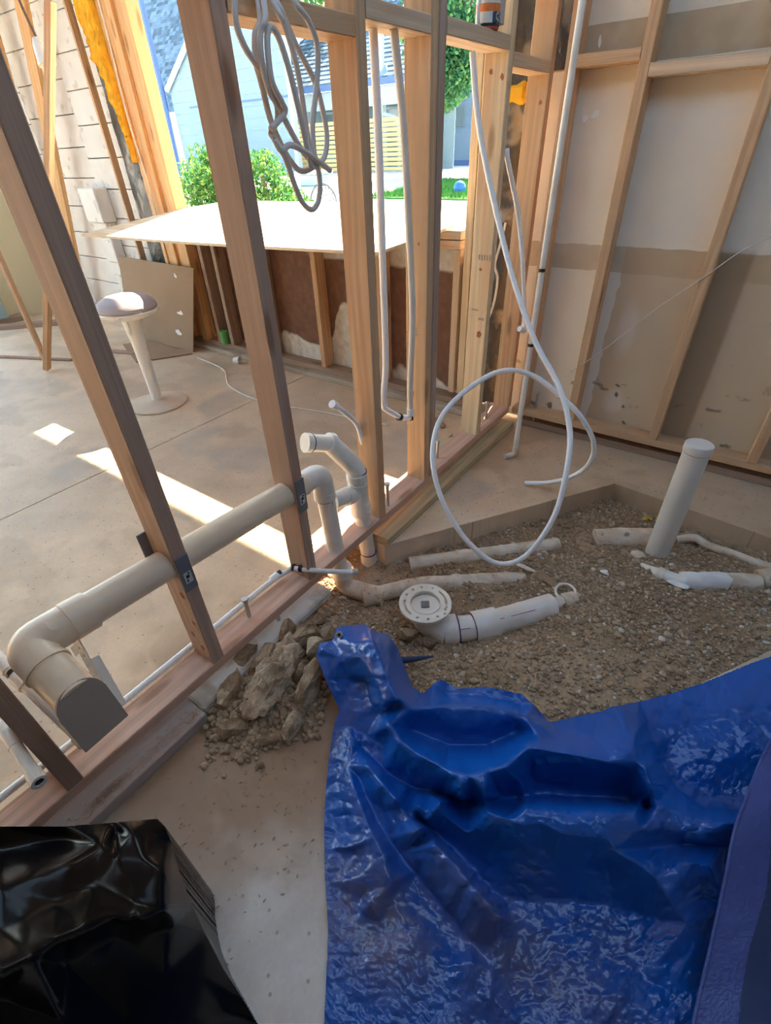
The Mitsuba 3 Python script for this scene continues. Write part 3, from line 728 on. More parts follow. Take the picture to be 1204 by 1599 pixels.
# thin water tubes
def pex(name, label, P, r=0.0075, m="mat_pex", n=10, cat_="tube", parts=(), k=12, sp=True):
    t = thing(name, label, cat_)
    part(t, "tube", tube(spline(P, n) if sp else P, r, k), m, True)
    for (nm, mesh, mm) in parts:
        part(t, nm, mesh, mm, 40)
    return t
# line along the back of the plate with a stub through the second stud
pex("water_tube", "white water tube lying along the back edge of the bottom plate", [(-1.028, -0.9, 0.122), (-1.028, -0.30, 0.122), (-1.030, -0.119, 0.126), (-1.030, 0.034, 0.119), (-1.030, 0.184, 0.117), (-1.030, 0.402, 0.118), (-1.029, 0.480, 0.118), (-1.024, 0.700, 0.124), (-1.000, 0.790, 0.135)], 0.0095,
    parts=[("coupling", ringp((-1.026, 0.730, 0.127), (0.1, 1, 0.1), 0.0125, 0.03), "mat_pex"), ("clamp", ringp((-1.02, 0.752, 0.129), (0.2, 1, 0.1), 0.0135, 0.010), "mat_black"),
           ("coupling", ringp((-1.030, 0.085, 0.118), (0, 1, 0), 0.013, 0.035), "mat_pex"), ("clamp", ringp((-1.030, 0.058, 0.118), (0, 1, 0), 0.0135, 0.012), "mat_black")])
pex("water_tube", "short white tube poking through the plate at the second stud's foot", [(-0.985, 0.782, 0.150), (-0.945, 0.800, 0.150), (-0.90, 0.835, 0.140), (-0.855, 0.885, 0.118), (-0.835, 0.925, 0.098)], 0.0085,
    parts=[("clamp", ringp((-0.960, 0.794, 0.150), (1, 0.5, 0), 0.013, 0.012), "mat_black"), ("clamp", ringp((-0.985, 0.786, 0.150), (1, 0.5, 0), 0.0125, 0.008), "mat_black"), ("end_plug", ringp((-0.837, 0.921, 0.100), (0.4, 0.8, -0.42), 0.0115, 0.022), "mat_cable")])
# the pair of capped tubes at the bottom left corner
def strung(name, label, a, b, r, collars, bore=True, extra=()):
    a, b = np.array(a, float), np.array(b, float)
    d = unit(b - a)
    t = thing(name, label, "tube")
    part(t, "tube", tube([a, a * 0.7 + b * 0.3, a * 0.3 + b * 0.7, b], r, 18, inner=r * 0.72 if bore else None), "mat_pvc", 40)
    for (s, rr, l, m) in collars:
        part(t, "collar" if m != "mat_black" else "clamp", ringp(a + (b - a) * s, d, rr, l, 18, inner=None if s < 0.97 else rr * 0.74), m, 40)
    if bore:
        part(t, "dark_bore", ringp(b - d * 0.006, d, r * 0.73, 0.004, 16), "mat_black")  # black disc just inside the open end paints the shade in the bore
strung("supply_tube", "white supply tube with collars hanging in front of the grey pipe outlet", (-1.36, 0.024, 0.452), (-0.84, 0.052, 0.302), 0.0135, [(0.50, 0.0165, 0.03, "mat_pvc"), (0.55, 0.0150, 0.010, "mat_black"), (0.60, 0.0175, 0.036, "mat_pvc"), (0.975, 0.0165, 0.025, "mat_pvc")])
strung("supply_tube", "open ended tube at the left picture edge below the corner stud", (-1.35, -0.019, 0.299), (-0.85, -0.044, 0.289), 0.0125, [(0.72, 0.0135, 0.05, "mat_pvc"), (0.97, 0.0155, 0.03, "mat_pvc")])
pex("water_tube", "small white elbow tube over the plate by the corner stud", [(-0.945, 0.062, 0.21), (-0.955, 0.072, 0.19), (-0.975, 0.090, 0.175), (-1.0, 0.11, 0.165)], 0.010,
    parts=[("clamp", ringp((-0.935, 0.055, 0.215), (1, -0.7, 0.3), 0.014, 0.012), "mat_black")])
# verticals between the studs
pex("water_tube", "straight white tube hanging left of the double stud, kinked back at its foot", [(-0.990, 1.352, 1.515), (-0.990, 1.359, 1.319), (-0.992, 1.363, 1.007), (-0.995, 1.366, 0.685), (-1.000, 1.352, 0.545), (-0.995, 1.352, 0.510)], 0.0115, m="mat_pex", parts=())
pex("water_tube", "bright white tube linking the two hanging tubes at the double stud", [(-1.000, 1.343, 0.512), (-0.995, 1.385, 0.475), (-0.990, 1.435, 0.437)], 0.011,
    parts=[("clamp", ringp((-0.990, 1.437, 0.435), (0.1, 1, -0.6), 0.0145, 0.014), "mat_black"), ("tee", ringp((-0.978, 1.462, 0.425), (1, 1, 0), 0.011, 0.045), "mat_pex"), ("clamp", ringp((-0.966, 1.484, 0.420), (1, 1, 0), 0.013, 0.012), "mat_black")])
pex("water_tube", "cream tube hanging down the face of the double stud", [(-0.960, 1.399, 1.512), (-0.960, 1.439, 1.318), (-0.958, 1.469, 0.993), (-0.956, 1.478, 0.791), (-0.958, 1.466, 0.56), (-0.962, 1.474, 0.445)], 0.0110, m="mat_pex_cream",
    parts=[("collar", ringp((-0.962, 1.474, 0.450), (0.0, -0.1, 1), 0.0145, 0.03), "mat_pex")])
pex("water_tube", "short white capped tube sticking up left behind the third stud", [(-1.00, 1.080, 0.622), (-1.0, 1.13, 0.575), (-1.0, 1.19, 0.505), (-1.0, 1.215, 0.42)], 0.0095,
    parts=[("end_cap", ringp((-1.0, 1.083, 0.619), (0, -0.75, 0.7), 0.0135, 0.022), "mat_pex")])
# the big free loop
LOOP = [(-0.955, 1.812, 1.502), (-0.930, 1.835, 1.33), (-0.862, 1.842, 1.13), (-0.742, 1.80, 0.897), (-0.600, 1.72, 0.715), (-0.468, 1.66, 0.59), (-0.388, 1.60, 0.475), (-0.352, 1.53, 0.37), (-0.342, 1.47, 0.22), (-0.372, 1.42, 0.09), (-0.425, 1.38, 0.005),
        (-0.505, 1.335, 0.0), (-0.620, 1.31, 0.09), (-0.735, 1.335, 0.21), (-0.815, 1.40, 0.335), (-0.842, 1.50, 0.44), (-0.800, 1.62, 0.52), (-0.720, 1.74, 0.57), (-0.620, 1.80, 0.555), (-0.500, 1.81, 0.495), (-0.400, 1.82, 0.415), (-0.345, 1.86, 0.30), (-0.355, 1.885, 0.19), (-0.415, 1.90, 0.105), (-0.505, 1.90, 0.045), (-0.605, 1.892, 0.012)]
LOOPT = spline(LOOP, 10)
pex("water_tube", "long white tube hanging from the block and curling into a big loop on the soil", LOOPT, 0.0098, sp=False)
pex("water_tube", "white tube with a bent capped end hanging beside the last partition stud", [(-0.930, 2.075, 1.26), (-0.925, 2.080, 1.225), (-0.900, 2.17, 1.05), (-0.880, 2.225, 0.88), (-0.865, 2.27, 0.70), (-0.857, 2.30, 0.585)], 0.0095,
    parts=[("capped_elbow", tube(bend([(-0.857, 2.30, 0.60), (-0.856, 2.305, 0.555), (-0.870, 2.27, 0.575)], 0.02, 8), 0.0135, 14), "mat_pex")])
rt = thing("riser_tube", "rigid upright white tube in front of the corner, elbow at the floor", "pipe")
part(rt, "tube", tube([(-0.815, 2.33, 2.3), (-0.795, 2.26, 1.4), (-0.772, 2.18, 0.7), (-0.752, 2.112, 0.03)], 0.0125, 18), "mat_pvc", 40)
for z in (0.545, 0.845):
    s = (z - 0.03) / (2.3 - 0.03)
    part(rt, "dark_band", ringp(np.array([-0.752, 2.112, 0.03]) * (1 - s) + np.array([-0.815, 2.33, 2.3]) * s, (-0.028, 0.096, 1), 0.0130, 0.012, 16), "mat_black")
part(rt, "foot_elbow", tube(bend([(-0.752, 2.112, 0.05), (-0.751, 2.108, 0.016), (-0.772, 2.075, 0.013)], 0.02, 8), 0.0145, 14), "mat_pvc_dirty", 40)
part(rt, "threaded_end", ringp((-0.776, 2.068, 0.0135), (-0.02, -0.035, 0), 0.0125, 0.02), "mat_cable", 40)

# coil of cable hung over the block
K = lambda y, z, x=-0.885: (x, y, z)
coil = thing("cable_coil", "bundle of grey tubing hung in long loops from the top blocking", "tubing coil")
strands = [
    [(-0.872, 0.807, 1.488), (-0.869, 0.797, 1.453), (-0.868, 0.807, 1.424), (-0.871, 0.832, 1.402), (-0.875, 0.854, 1.385), (-0.876, 0.873, 1.359), (-0.873, 0.87, 1.327), (-0.869, 0.844, 1.306), (-0.868, 0.85, 1.294), (-0.87, 0.875, 1.264), (-0.874, 0.894, 1.222), (-0.876, 0.914, 1.187), (-0.874, 0.939, 1.17), (-0.87, 0.959, 1.183), (-0.868, 0.968, 1.213), (-0.869, 0.968, 1.242), (-0.873, 0.965, 1.275), (-0.876, 0.973, 1.324), (-0.875, 0.994, 1.38), (-0.871, 1.002, 1.437), (-0.868, 0.98, 1.472), (-0.869, 0.951, 1.492), (-0.95, 0.985, 1.56)],
    [(-0.95, 0.93, 1.56), (-0.88, 0.866, 1.468), (-0.877, 0.845, 1.442), (-0.876, 0.837, 1.406), (-0.879, 0.846, 1.378), (-0.883, 0.861, 1.323), (-0.884, 0.888, 1.277), (-0.881, 0.911, 1.249), (-0.877, 0.926, 1.241), (-0.876, 0.954, 1.245), (-0.878, 0.999, 1.26), (-0.882, 1.021, 1.297), (-0.884, 1.016, 1.347), (-0.882, 0.996, 1.389), (-0.878, 0.953, 1.433), (-0.876, 0.923, 1.47), (-0.877, 0.911, 1.488), (-0.95, 0.93, 1.56)],
    [(-0.95, 0.94, 1.56), (-0.862, 0.862, 1.469), (-0.859, 0.841, 1.443), (-0.858, 0.834, 1.408), (-0.861, 0.844, 1.369), (-0.865, 0.869, 1.343), (-0.866, 0.889, 1.315), (-0.863, 0.914, 1.28), (-0.859, 0.938, 1.257), (-0.858, 0.954, 1.246)],
    [(-0.95, 0.925, 1.56), (-0.868, 0.899, 1.477), (-0.865, 0.909, 1.461), (-0.864, 0.923, 1.426), (-0.867, 0.936, 1.385), (-0.871, 0.945, 1.332), (-0.872, 0.951, 1.275), (-0.869, 0.948, 1.252)],
    [(-0.856, 0.933, 1.248), (-0.853, 0.919, 1.301), (-0.852, 0.906, 1.355), (-0.855, 0.897, 1.401), (-0.859, 0.885, 1.44), (-0.86, 0.87, 1.453), (-0.857, 0.855, 1.441), (-0.853, 0.846, 1.408), (-0.852, 0.847, 1.376), (-0.854, 0.867, 1.35), (-0.858, 0.875, 1.335), (-0.86, 0.835, 1.31)],
    [(-0.85, 0.832, 1.294), (-0.847, 0.843, 1.277), (-0.846, 0.871, 1.285), (-0.849, 0.929, 1.266), (-0.853, 0.989, 1.239)],
]
for st in strands:
    part(coil, "loop", tube(spline(st, 8), 0.0056, 10), "mat_cable", True)
# straight grey stub and canister on the block
cn = thing("spray_canister", "white and orange canister standing on the top blocking, dark base", "canister")
cc = np.array([-0.958, 1.905, 1.556])
part(cn, "base", lathe([(0, 0), (0.034, 0), (0.036, 0.002), (0.036, 0.007), (0, 0.007)], cc), "mat_red", 40)
part(cn, "dark_ring", lathe([(0.03, 0.007), (0.0375, 0.007), (0.0375, 0.013), (0.03, 0.013)], cc), "mat_black", 40)
part(cn, "body", lathe([(0, 0.012), (0.036, 0.012), (0.036, 0.20), (0.028, 0.22), (0, 0.225)], cc), "mat_white", 40)
part(cn, "orange_band", lathe([(0.030, 0.038), (0.0366, 0.038), (0.0366, 0.056), (0.03, 0.056)], cc), "mat_orange", 40)
part(cn, "grey_panel", bx(cc[0] + 0.012, cc[0] + 0.036, cc[1] + 0.016, cc[1] + 0.048, cc[2] + 0.013, cc[2] + 0.19, 0.003), "mat_greybox")
th = np.linspace(-0.35, 2 * math.pi - 0.9, 18)
loopm = tube(np.c_[cc[0] + 0.0374 + 0 * th, cc[1] - 0.006 + 0.009 * np.cos(th), cc[2] + 0.0275 + 0.007 * np.sin(th)], 0.0014, 6)
part(cn, "emblem_plate", bx(cc[0] + 0.02, cc[0] + 0.0365, cc[1] - 0.022, cc[1] + 0.012, cc[2] + 0.014, cc[2] + 0.037), "mat_darkblue")
part(cn, "emblem", cat(loopm, tube([(cc[0] + 0.0374, cc[1] + 0.008, cc[2] + 0.016), (cc[0] + 0.0374, cc[1] - 0.002, cc[2] + 0.018), (cc[0] + 0.0374, cc[1] - 0.016, cc[2] + 0.022)], 0.0014, 6)), "mat_white")
part(cn, "handle", tube(spline([(cc[0], cc[1] - 0.03, cc[2] + 0.11), (cc[0], cc[1] - 0.052, cc[2] + 0.075), (cc[0], cc[1] - 0.062, cc[2] + 0.03), (cc[0], cc[1] - 0.05, cc[2] + 0.005)], 8), 0.005, 8), "mat_white", True)

# ------------------------------------------------------------------ soil in the cut, gravel, stones
SC = np.array([(-1.1, 1.0, -.10), (-.9, 1.16, -.105), (-.95, 1.0, -.115), (-.92, .90, -.10), (-.85, .98, -.125), (-.8, 1.24, -.105), (-.72, 1.34, -.09), (-.64, 1.4, -.105), (-.35, 1.67, -.095), (-.6, 1.65, -.085), (-.5, 1.52, -.075), (-.3, 2.05, -.085), (.2, 2.0, -.08), (.1, 1.75, -.045), (-.2, 1.5, -.03), (0, 1.4, -.005), (.2, 1.6, -.02), (.3, 1.85, -.05),
               (-.47, 1.34, -.085), (-.62, 1.21, -.105), (-.72, 1.14, -.115), (-.55, 1.25, -.07), (-.26, 1.25, -.065), (-.5, .98, -.10), (-.42, 1.08, -.10), (-.36, 1.14, -.09), (-.65, .95, -.085), (-.72, .8, -.03), (-.85, .76, -.005), (-.6, .65, -.02), (-.4, .75, -.015), (-.2, .9, -.005), (0, 1.0, -.005), (.15, 1.1, -.01), (-.1, .6, -.005), (-.3, .55, -.005), (-.55, .85, -.05), (-.05, 1.77, -.06), (1.2, 1.8, -.05), (.6, 1.75, -.03), (-.3, 1.0, -.03), (-.1, 1.2, -.01)])
soil_rbf = RBFInterpolator(SC[:, :2], SC[:, 2], smoothing=0.0005, kernel="thin_plate_spline")
def soil_z(xy):
    xy = np.atleast_2d(xy)
    p = np.c_[xy, np.zeros(len(xy))]
    return soil_rbf(xy) + 0.022 * (meshkit.fbm(p * 9, 4, 3) - 0.5) + 0.012 * (meshkit.fbm(p * 40, 3, 5) - 0.5)
wide = cut.buffer(0.035)
st = 0.0085
gx, gy = np.arange(-1.13, 1.2, st), np.arange(0.44, 2.18, st)
GX, GY = np.meshgrid(gx, gy, indexing="ij")
xy = np.c_[GX.ravel(), GY.ravel()]
import shapely
inside = shapely.contains_xy(wide, xy[:, 0], xy[:, 1]).reshape(GX.shape)
zz = np.minimum(soil_z(xy), -0.002)
ny_ = len(gy)
idx = np.arange(len(xy)).reshape(GX.shape)
a, b, c, d = idx[:-1, :-1], idx[1:, :-1], idx[1:, 1:], idx[:-1, 1:]
ok = inside[:-1, :-1] & inside[1:, :-1] & inside[1:, 1:] & inside[:-1, 1:]
F = np.vstack([np.c_[a[ok], b[ok], c[ok]], np.c_[a[ok], c[ok], d[ok]]])
m = trimesh.Trimesh(np.c_[xy, zz], F, process=False)
m.remove_unreferenced_vertices()
labels["soil_bed"] = {"kind": "structure"}
put("soil_bed", m, "mat_soil", True)

hx, hy = np.arange(-0.955, -0.50, 0.008), np.arange(0.25, 0.80, 0.008)
HX, HY = np.meshgrid(hx, hy, indexing="ij")
def heap_z(x, y):
    e = np.sqrt(((x + 0.79) / 0.155) ** 2 + ((y - 0.53) / 0.25) ** 2)
    p = np.c_[np.ravel(x), np.ravel(y), 0 * np.ravel(x)]
    nz = meshkit.fbm(p * 14, 4, 9).reshape(np.shape(x))
    return 0.034 * np.clip(1.25 - e + 0.9 * (nz - 0.5), 0, 1) ** 0.8 + 0.010 * (meshkit.fbm(p * 60, 2, 4).reshape(np.shape(x)) - 0.5) - 0.006
hz = heap_z(HX, HY)
idx = np.arange(hz.size).reshape(hz.shape)
a, b, c, d = idx[:-1, :-1], idx[1:, :-1], idx[1:, 1:], idx[:-1, 1:]
ok = (hz[:-1, :-1] > -0.003) | (hz[1:, 1:] > -0.003)
F = np.vstack([np.c_[a[ok], b[ok], c[ok]], np.c_[a[ok], c[ok], d[ok]]])
m = trimesh.Trimesh(np.c_[HX.ravel(), HY.ravel(), hz.ravel()], F, process=False)
m.remove_unreferenced_vertices()
labels["spilled_soil"] = {"label": "brown soil and crumbs spilled around the broken concrete heap", "category": "soil", "kind": "stuff"}
put("spilled_soil", m, "mat_soil", True)

ico0, ico1 = trimesh.creation.icosphere(0), trimesh.creation.icosphere(1)
def pebble_field(n, rmin, rmax, base, power, seed, dens=None):
    r = np.random.default_rng(seed)
    V, F, C = [], [], []
    P = np.c_[r.uniform(-1.08, 1.0, n), r.uniform(0.5, 2.12, n)]
    P = P[shapely.contains_xy(cut.buffer(-0.004), P[:, 0], P[:, 1])]
    dn = meshkit.fbm(np.c_[P * 4.5, np.zeros(len(P))], 3, 11)
    P = P[dn > r.uniform(0.18, 0.56, len(P))]
    Z = np.minimum(soil_z(P), -0.002)
    rad = rmin + (rmax - rmin) * r.random(len(P)) ** power
    bv, bf = base.vertices, base.faces
    for i in range(len(P)):
        s = r.uniform(0.6, 1.25, 3) * rad[i]
        s[2] *= 0.75
        v = bv * (1 + r.uniform(-0.2, 0.2, (len(bv), 1))) * s
        t = r.uniform(0, 6.28)
        v = v @ np.array([[math.cos(t), -math.sin(t), 0], [math.sin(t), math.cos(t), 0], [0, 0, 1]])
        V.append(v + (P[i, 0], P[i, 1], Z[i] + 0.35 * rad[i]))
        F.append(bf + i * len(bv))
        k = r.uniform(0.75, 1.25)
        w = r.random()
        col = np.array([0.33, 0.235, 0.15]) if w < 0.6 else np.array([0.41, 0.315, 0.215]) if w < 0.92 else np.array([0.54, 0.47, 0.39])
        C.append(np.tile(np.clip(col * k, 0, 1), (len(bv), 1)))
    return np.vstack(V), np.vstack(F), np.vstack(C)
def heap_pebbles(n, seed):
    r = np.random.default_rng(seed)
    V, F, C = [], [], []
    for i in range(n):
        x, y = -0.78 + 0.10 * r.normal(), 0.50 + 0.16 * r.normal()
        z = float(heap_z(np.array([x]), np.array([y]))[0])
        if z < -0.002 or y > 0.80:
            continue
        rad = r.uniform(0.004, 0.010)
        v = ico1.vertices * (1 + r.uniform(-0.2, 0.2, (42, 1))) * r.uniform(0.7, 1.2, 3) * rad + (x, y, z + 0.4 * rad)
        F.append(ico1.faces + 42 * len(V)); V.append(v)
        C.append(np.tile(np.array([0.37, 0.265, 0.17]) * r.uniform(0.7, 1.3), (42, 1)))
    return np.vstack(V), np.vstack(F), np.vstack(C)
v3, f3_, c3 = heap_pebbles(2600, 31)
v1, f1_, c1 = pebble_field(42000, 0.0028, 0.0066, ico0, 1.4, 21)
v2, f2_, c2 = pebble_field(9000, 0.0048, 0.0115, ico1, 2.2, 22)
labels["gravel"] = {"label": "loose brown gravel strewn over the soil in the cut floor", "category": "gravel", "kind": "stuff"}
put("gravel", trimesh.Trimesh(np.vstack([v1, v2, v3]), np.vstack([f1_, f2_ + len(v1), f3_ + len(v1) + len(v2)]), process=False), "mat_gravel", True, color=np.vstack([c1, c2, c3]))

def rock(c, dims, yaw, seed, pitch=0.0, rough=0.05, n=22, fine=0.014):
    r = np.random.default_rng(seed)
    q = r.normal(size=(n, 3))
    q /= np.max(np.abs(q), axis=1, keepdims=True) ** 0.8 * np.linalg.norm(q, axis=1, keepdims=True) ** 0.2
    q *= r.uniform(0.75, 1.0, (n, 1))
    q = q * np.asarray(dims) / 2
    m = trimesh.Trimesh(q, process=False).convex_hull
    m = m.subdivide_to_size(fine)
    m.merge_vertices()
    dd_ = (meshkit.fbm(m.vertices * 45 + seed, 3) - 0.5) * rough * min(dims) * 2.2
    m.vertices = m.vertices + m.vertex_normals * dd_[:, None]
    m.apply_transform(trimesh.transformations.euler_matrix(pitch, 0.12 * pitch, yaw))
    m.apply_translation(c)
    return m
CHUNKS = [
    ((-0.798, 0.488, 0.052), (0.285, 0.120, 0.105), -1.21, 0.12, "largest pale broken concrete chunk with a pebbly top on the rubble heap"),
    ((-0.877, 0.391, 0.030), (0.132, 0.050, 0.058), -1.33, 0.2, "brick-shaped tan concrete piece leaning on the whitish strip"),
    ((-0.860, 0.515, 0.046), (0.120, 0.065, 0.075), -1.30, 0.1, "brown concrete piece wedged left of the largest chunk"),
    ((-0.925, 0.500, 0.034), (0.090, 0.060, 0.060), -1.5, 0.0, "small dark chunk under the plate at the back of the heap"),
    ((-0.887, 0.628, 0.042), (0.085, 0.045, 0.085), -1.14, 0.2, "reddish narrow chunk at the far tip of the heap by the lower bolt"),
    ((-0.813, 0.645, 0.055), (0.112, 0.080, 0.090), -1.3, 0.1, "rounded brown chunk with a dark face near the tarp's top corner"),
    ((-0.752, 0.622, 0.062), (0.075, 0.045, 0.085), -1.20, 0.25, "small upright tan chunk touching the tarp lobe"),
    ((-0.692, 0.520, 0.046), (0.170, 0.065, 0.085), -1.18, 0.12, "long tan chunk lying against the tarp's left side"),
    ((-0.656, 0.422, 0.030), (0.105, 0.050, 0.055), -1.35, 0.15, "pointed tan chunk nearest the bare floor"),
    ((-0.681, 0.362, 0.013), (0.085, 0.040, 0.028), -2.25, 0.0, "low flat crumb of concrete in front of the heap"),
    ((-0.792, 0.318, 0.019), (0.115, 0.050, 0.042), -2.10, 0.0, "flat brown crumb beside the old sill's end"),
    ((-0.748, 0.545, 0.040), (0.090, 0.042, 0.065), -1.16, 0.0, "dark chunk in the gap right of the largest chunk"),
    ((-0.790, 0.590, 0.040), (0.045, 0.042, 0.045), 0.2, 0.0, "dark round cobble in the middle of the heap"),
    ((-0.770, 0.700, 0.032), (0.080, 0.060, 0.060), -1.8, 0.0, "brown chunk behind the tarp's grommet corner"),
    ((-0.588, 0.885, -0.022), (0.075, 0.045, 0.075), 0.8, 0.3, "flat upright rock leaning under the toilet flange"),
    ((-0.520, 0.905, -0.045), (0.05, 0.04, 0.045), 0.2, 0.0, "small square rock on the soil below the flange"),
    ((-0.670, 0.785, 0.005), (0.06, 0.045, 0.045), 1.2, 0.0, "brown stone between the heap and the left drain's sweep"),
    ((-0.845, 0.735, 0.020), (0.06, 0.05, 0.045), 0.7, 0.0, "pale stone at the whitish strip's far end"),
]
for i, (c, dims, yaw, pit, lab) in enumerate(CHUNKS):
    solo("concrete_chunk" if i < 14 else "rock", lab, "rubble" if i < 14 else "rock", rock(c, dims, yaw, 40 + i, pit, 0.13 if i else 0.18), "mat_rubble" if i in (0, 6, 7, 8, 1) else "mat_rubble_dark", 22)
UNDER = Polygon([(-0.177, 0.023), (-0.409, 0.265), (-0.574, 0.517), (-0.75, 0.618), (-0.743, 0.69), (-0.651, 0.795), (-0.503, 0.735), (-0.443, 0.688), (-0.389, 0.757), (-0.181, 0.841), (-0.089, 0.807), (0.032, 0.944), (0.225, 1.163), (0.476, 1.483)] + [(0.9, 1.2), (0.9, 0.0), (-0.2, 0.0)]).buffer(0.02)
r_ = np.random.default_rng(5)
k = 0
while k < 70:
    p = np.array([r_.uniform(-0.95, 0.4), r_.uniform(0.62, 2.05)])
    if not cut.buffer(-0.05).contains(Point(p)) or UNDER.contains(Point(p)):
        continue
    s = r_.uniform(0.015, 0.028)
    z = float(min(soil_z(p)[0], -0.002))
    solo("loose_stone", "small brown stone lying loose on the gravelly soil", "stone", rock((p[0], p[1], z + 0.25 * s), (s, s * r_.uniform(0.6, 0.9), s * 0.7), r_.uniform(0, 3), 100 + k, 0, 0.06, 14, 0.02), "mat_rubble", 30, group="loose stones on the soil")
    k += 1

# ------------------------------------------------------------------ pipes lying in the soil
gp = thing("ground_pipe", "long dirty white pipe in the soil running back from the right drain", "pipe")
A_, B_ = np.array([-0.815, 1.238, -0.098]), np.array([-0.351, 1.666, -0.082])
part(gp, "pipe_run", tube([A_, A_ * .6 + B_ * .4, A_ * .3 + B_ * .7, B_], 0.0300, 22), "mat_pvc_dirty", 40)
part(gp, "coupling", ringp(A_ * .65 + B_ * .35, B_ - A_, 0.0335, 0.05, 22), "mat_pvc_dirty", 40)
gp = thing("ground_pipe", "dirty pipe behind the toilet flange, half sunk in gravel", "pipe")
pts = [(-0.850, 0.995, -0.096), (-0.722, 1.143, -0.088), (-0.621, 1.225, -0.088), (-0.468, 1.345, -0.088), (-0.395, 1.41, -0.10)]
part(gp, "pipe_run", tube(spline(pts, 8), 0.0300, 22), "mat_pvc_dirty", 40)
part(gp, "hub", ringp((-0.845, 1.000, -0.096), (0.13, 0.15, 0), 0.0365, 0.05, 22), "mat_pvc_dirty", 40)
part(gp, "primer_ring", ringp((-0.826, 1.022, -0.095), (0.13, 0.15, 0), 0.0350, 0.004, 22), "mat_primer", 40)
part(gp, "coupling", ringp((-0.600, 1.240, -0.088), (0.15, 0.12, 0), 0.0345, 0.03, 22), "mat_pvc_dirty", 40)

scene["mat_capglass"] = pr((0.62, 0.60, 0.56), 0.15, 0.7)
fl = thing("toilet_flange", "round white toilet flange with slots on a pipe elbow in the soil", "pipe fitting")
FC0 = np.array([-0.590, 0.992, 0.018])
ring = Point(0, 0).buffer(0.089, 32).difference(Point(0, 0).buffer(0.052, 32))
cuts = []
def slot(a0, a1, rr, w):
    from shapely.geometry import LineString
    return LineString([(rr * math.cos(t), rr * math.sin(t)) for t in np.linspace(a0, a1, 14)]).buffer(w)
cuts += [slot(0.5, 1.35, 0.071, 0.0042), slot(3.6, 4.5, 0.071, 0.0042)]
for t in (0.15, 0.3, 1.75, 2.3, 2.75, 3.2, 4.9, 5.4, 5.85):
    cuts.append(Point(0.073 * math.cos(t), 0.073 * math.sin(t)).buffer(0.0048))
cuts.append(slot(-0.10, -0.06, 0.080, 0.004))
m = trimesh.creation.extrude_polygon(ring.difference(unary_union(cuts)), 0.009, engine="earcut")
m.apply_translation(FC0 + (0, 0, 0.003))
part(fl, "bolt_ring", m, "mat_pvc")
part(fl, "under_disc", lathe([(0.05, -0.004), (0.084, -0.004), (0.086, 0.0), (0.086, 0.0025), (0.05, 0.0025)], FC0), "mat_pvc_dirty", 40)
part(fl, "inner_rim", lathe([(0.050, 0.0), (0.0545, 0.0), (0.0545, 0.014), (0.052, 0.0155), (0.050, 0.014)], FC0), "mat_pvc", 40)
lob = [(0.0475 * (1 - 0.11 * (0.5 + 0.5 * math.cos(6 * t))) * math.cos(t), 0.0475 * (1 - 0.11 * (0.5 + 0.5 * math.cos(6 * t))) * math.sin(t)) for t in np.linspace(0, 2 * math.pi, 72, endpoint=False)]
m = extrude(Polygon(lob), FC0[2] - 0.010, FC0[2] - 0.002); m.apply_translation((FC0[0], FC0[1], 0))
part(fl, "knockout_cap", m, "mat_capglass", label="star-edged test cap in the flange mouth")
part(fl, "cap_well", lathe([(0.0, -0.02), (0.0495, -0.02), (0.0515, -0.012), (0.0515, 0.0), (0.0495, 0.0), (0.0485, -0.012), (0.0, -0.014)], FC0), "mat_pvc_grey", 40)
m = trimesh.creation.box((0.028, 0.028, 0.008)); m.apply_transform(trimesh.transformations.rotation_matrix(0.6, (0, 0, 1))); m.apply_translation(FC0 + (0, 0, 0.001))
part(fl, "cap_boss", m, "mat_galv")
E1 = [FC0 + (0, 0, 0.0), FC0 + (0.002, 0.0, -0.075), np.array([-0.495, 0.998, -0.066]), np.array([-0.445, 1.056, -0.060])]
part(fl, "elbow", tube(bend(E1[:3], 0.06, 12), 0.0500, 28), "mat_pvc", 40)
p3 = spline([(-0.520, 0.992, -0.067), (-0.445, 1.052, -0.062), (-0.382, 1.118, -0.058), (-0.245, 1.292, -0.050)], 8)
part(fl, "outlet_pipe", tube(p3, 0.0445, 26), "mat_pvc", 40)
part(fl, "hub_ring", ringp((-0.500, 1.008, -0.066), (0.7, 0.6, 0.04), 0.0515, 0.05, 28), "mat_pvc", 40)
part(fl, "primer_ring", ringp((-0.478, 1.026, -0.064), (0.7, 0.62, 0.04), 0.0500, 0.004, 28), "mat_primer", 40)
part(fl, "coupling", ringp((-0.408, 1.090, -0.060), (0.66, 0.72, 0.03), 0.0535, 0.085, 28), "mat_pvc", 40)
part(fl, "primer_ring", ringp((-0.437, 1.060, -0.061), (0.66, 0.72, 0.03), 0.0505, 0.004, 28), "mat_primer", 40)
for (o, l) in ((0.030, 0.035), (0.090, 0.09)):
    dirp = unit(np.array([0.64, 0.77, 0.03]))
    a = np.array([-0.408, 1.090, -0.060]) + dirp * o + np.array([0.014, -0.02, 0.0395])
    part(fl, "print_line", tube([a, a + dirp * l / 2, a + dirp * l], 0.0012, 6), "mat_redprint")
a = np.array([-0.468, 1.024, -0.063]) + np.array([0.015, -0.022, 0.0365])
part(fl, "print_line", tube([a, a + unit(np.array([0.7, 0.62, 0])) * 0.015, a + unit(np.array([0.7, 0.62, 0])) * 0.03], 0.0012, 6), "mat_redprint")
gp = thing("ground_pipe", "narrow pipe stub with a collar sinking into gravel beyond the flange's pipe", "pipe")
part(gp, "pipe_run", tube([(-0.275, 1.262, -0.058), (-0.225, 1.322, -0.052), (-0.165, 1.40, -0.052)], 0.026, 18), "mat_pvc_dirty", 40)
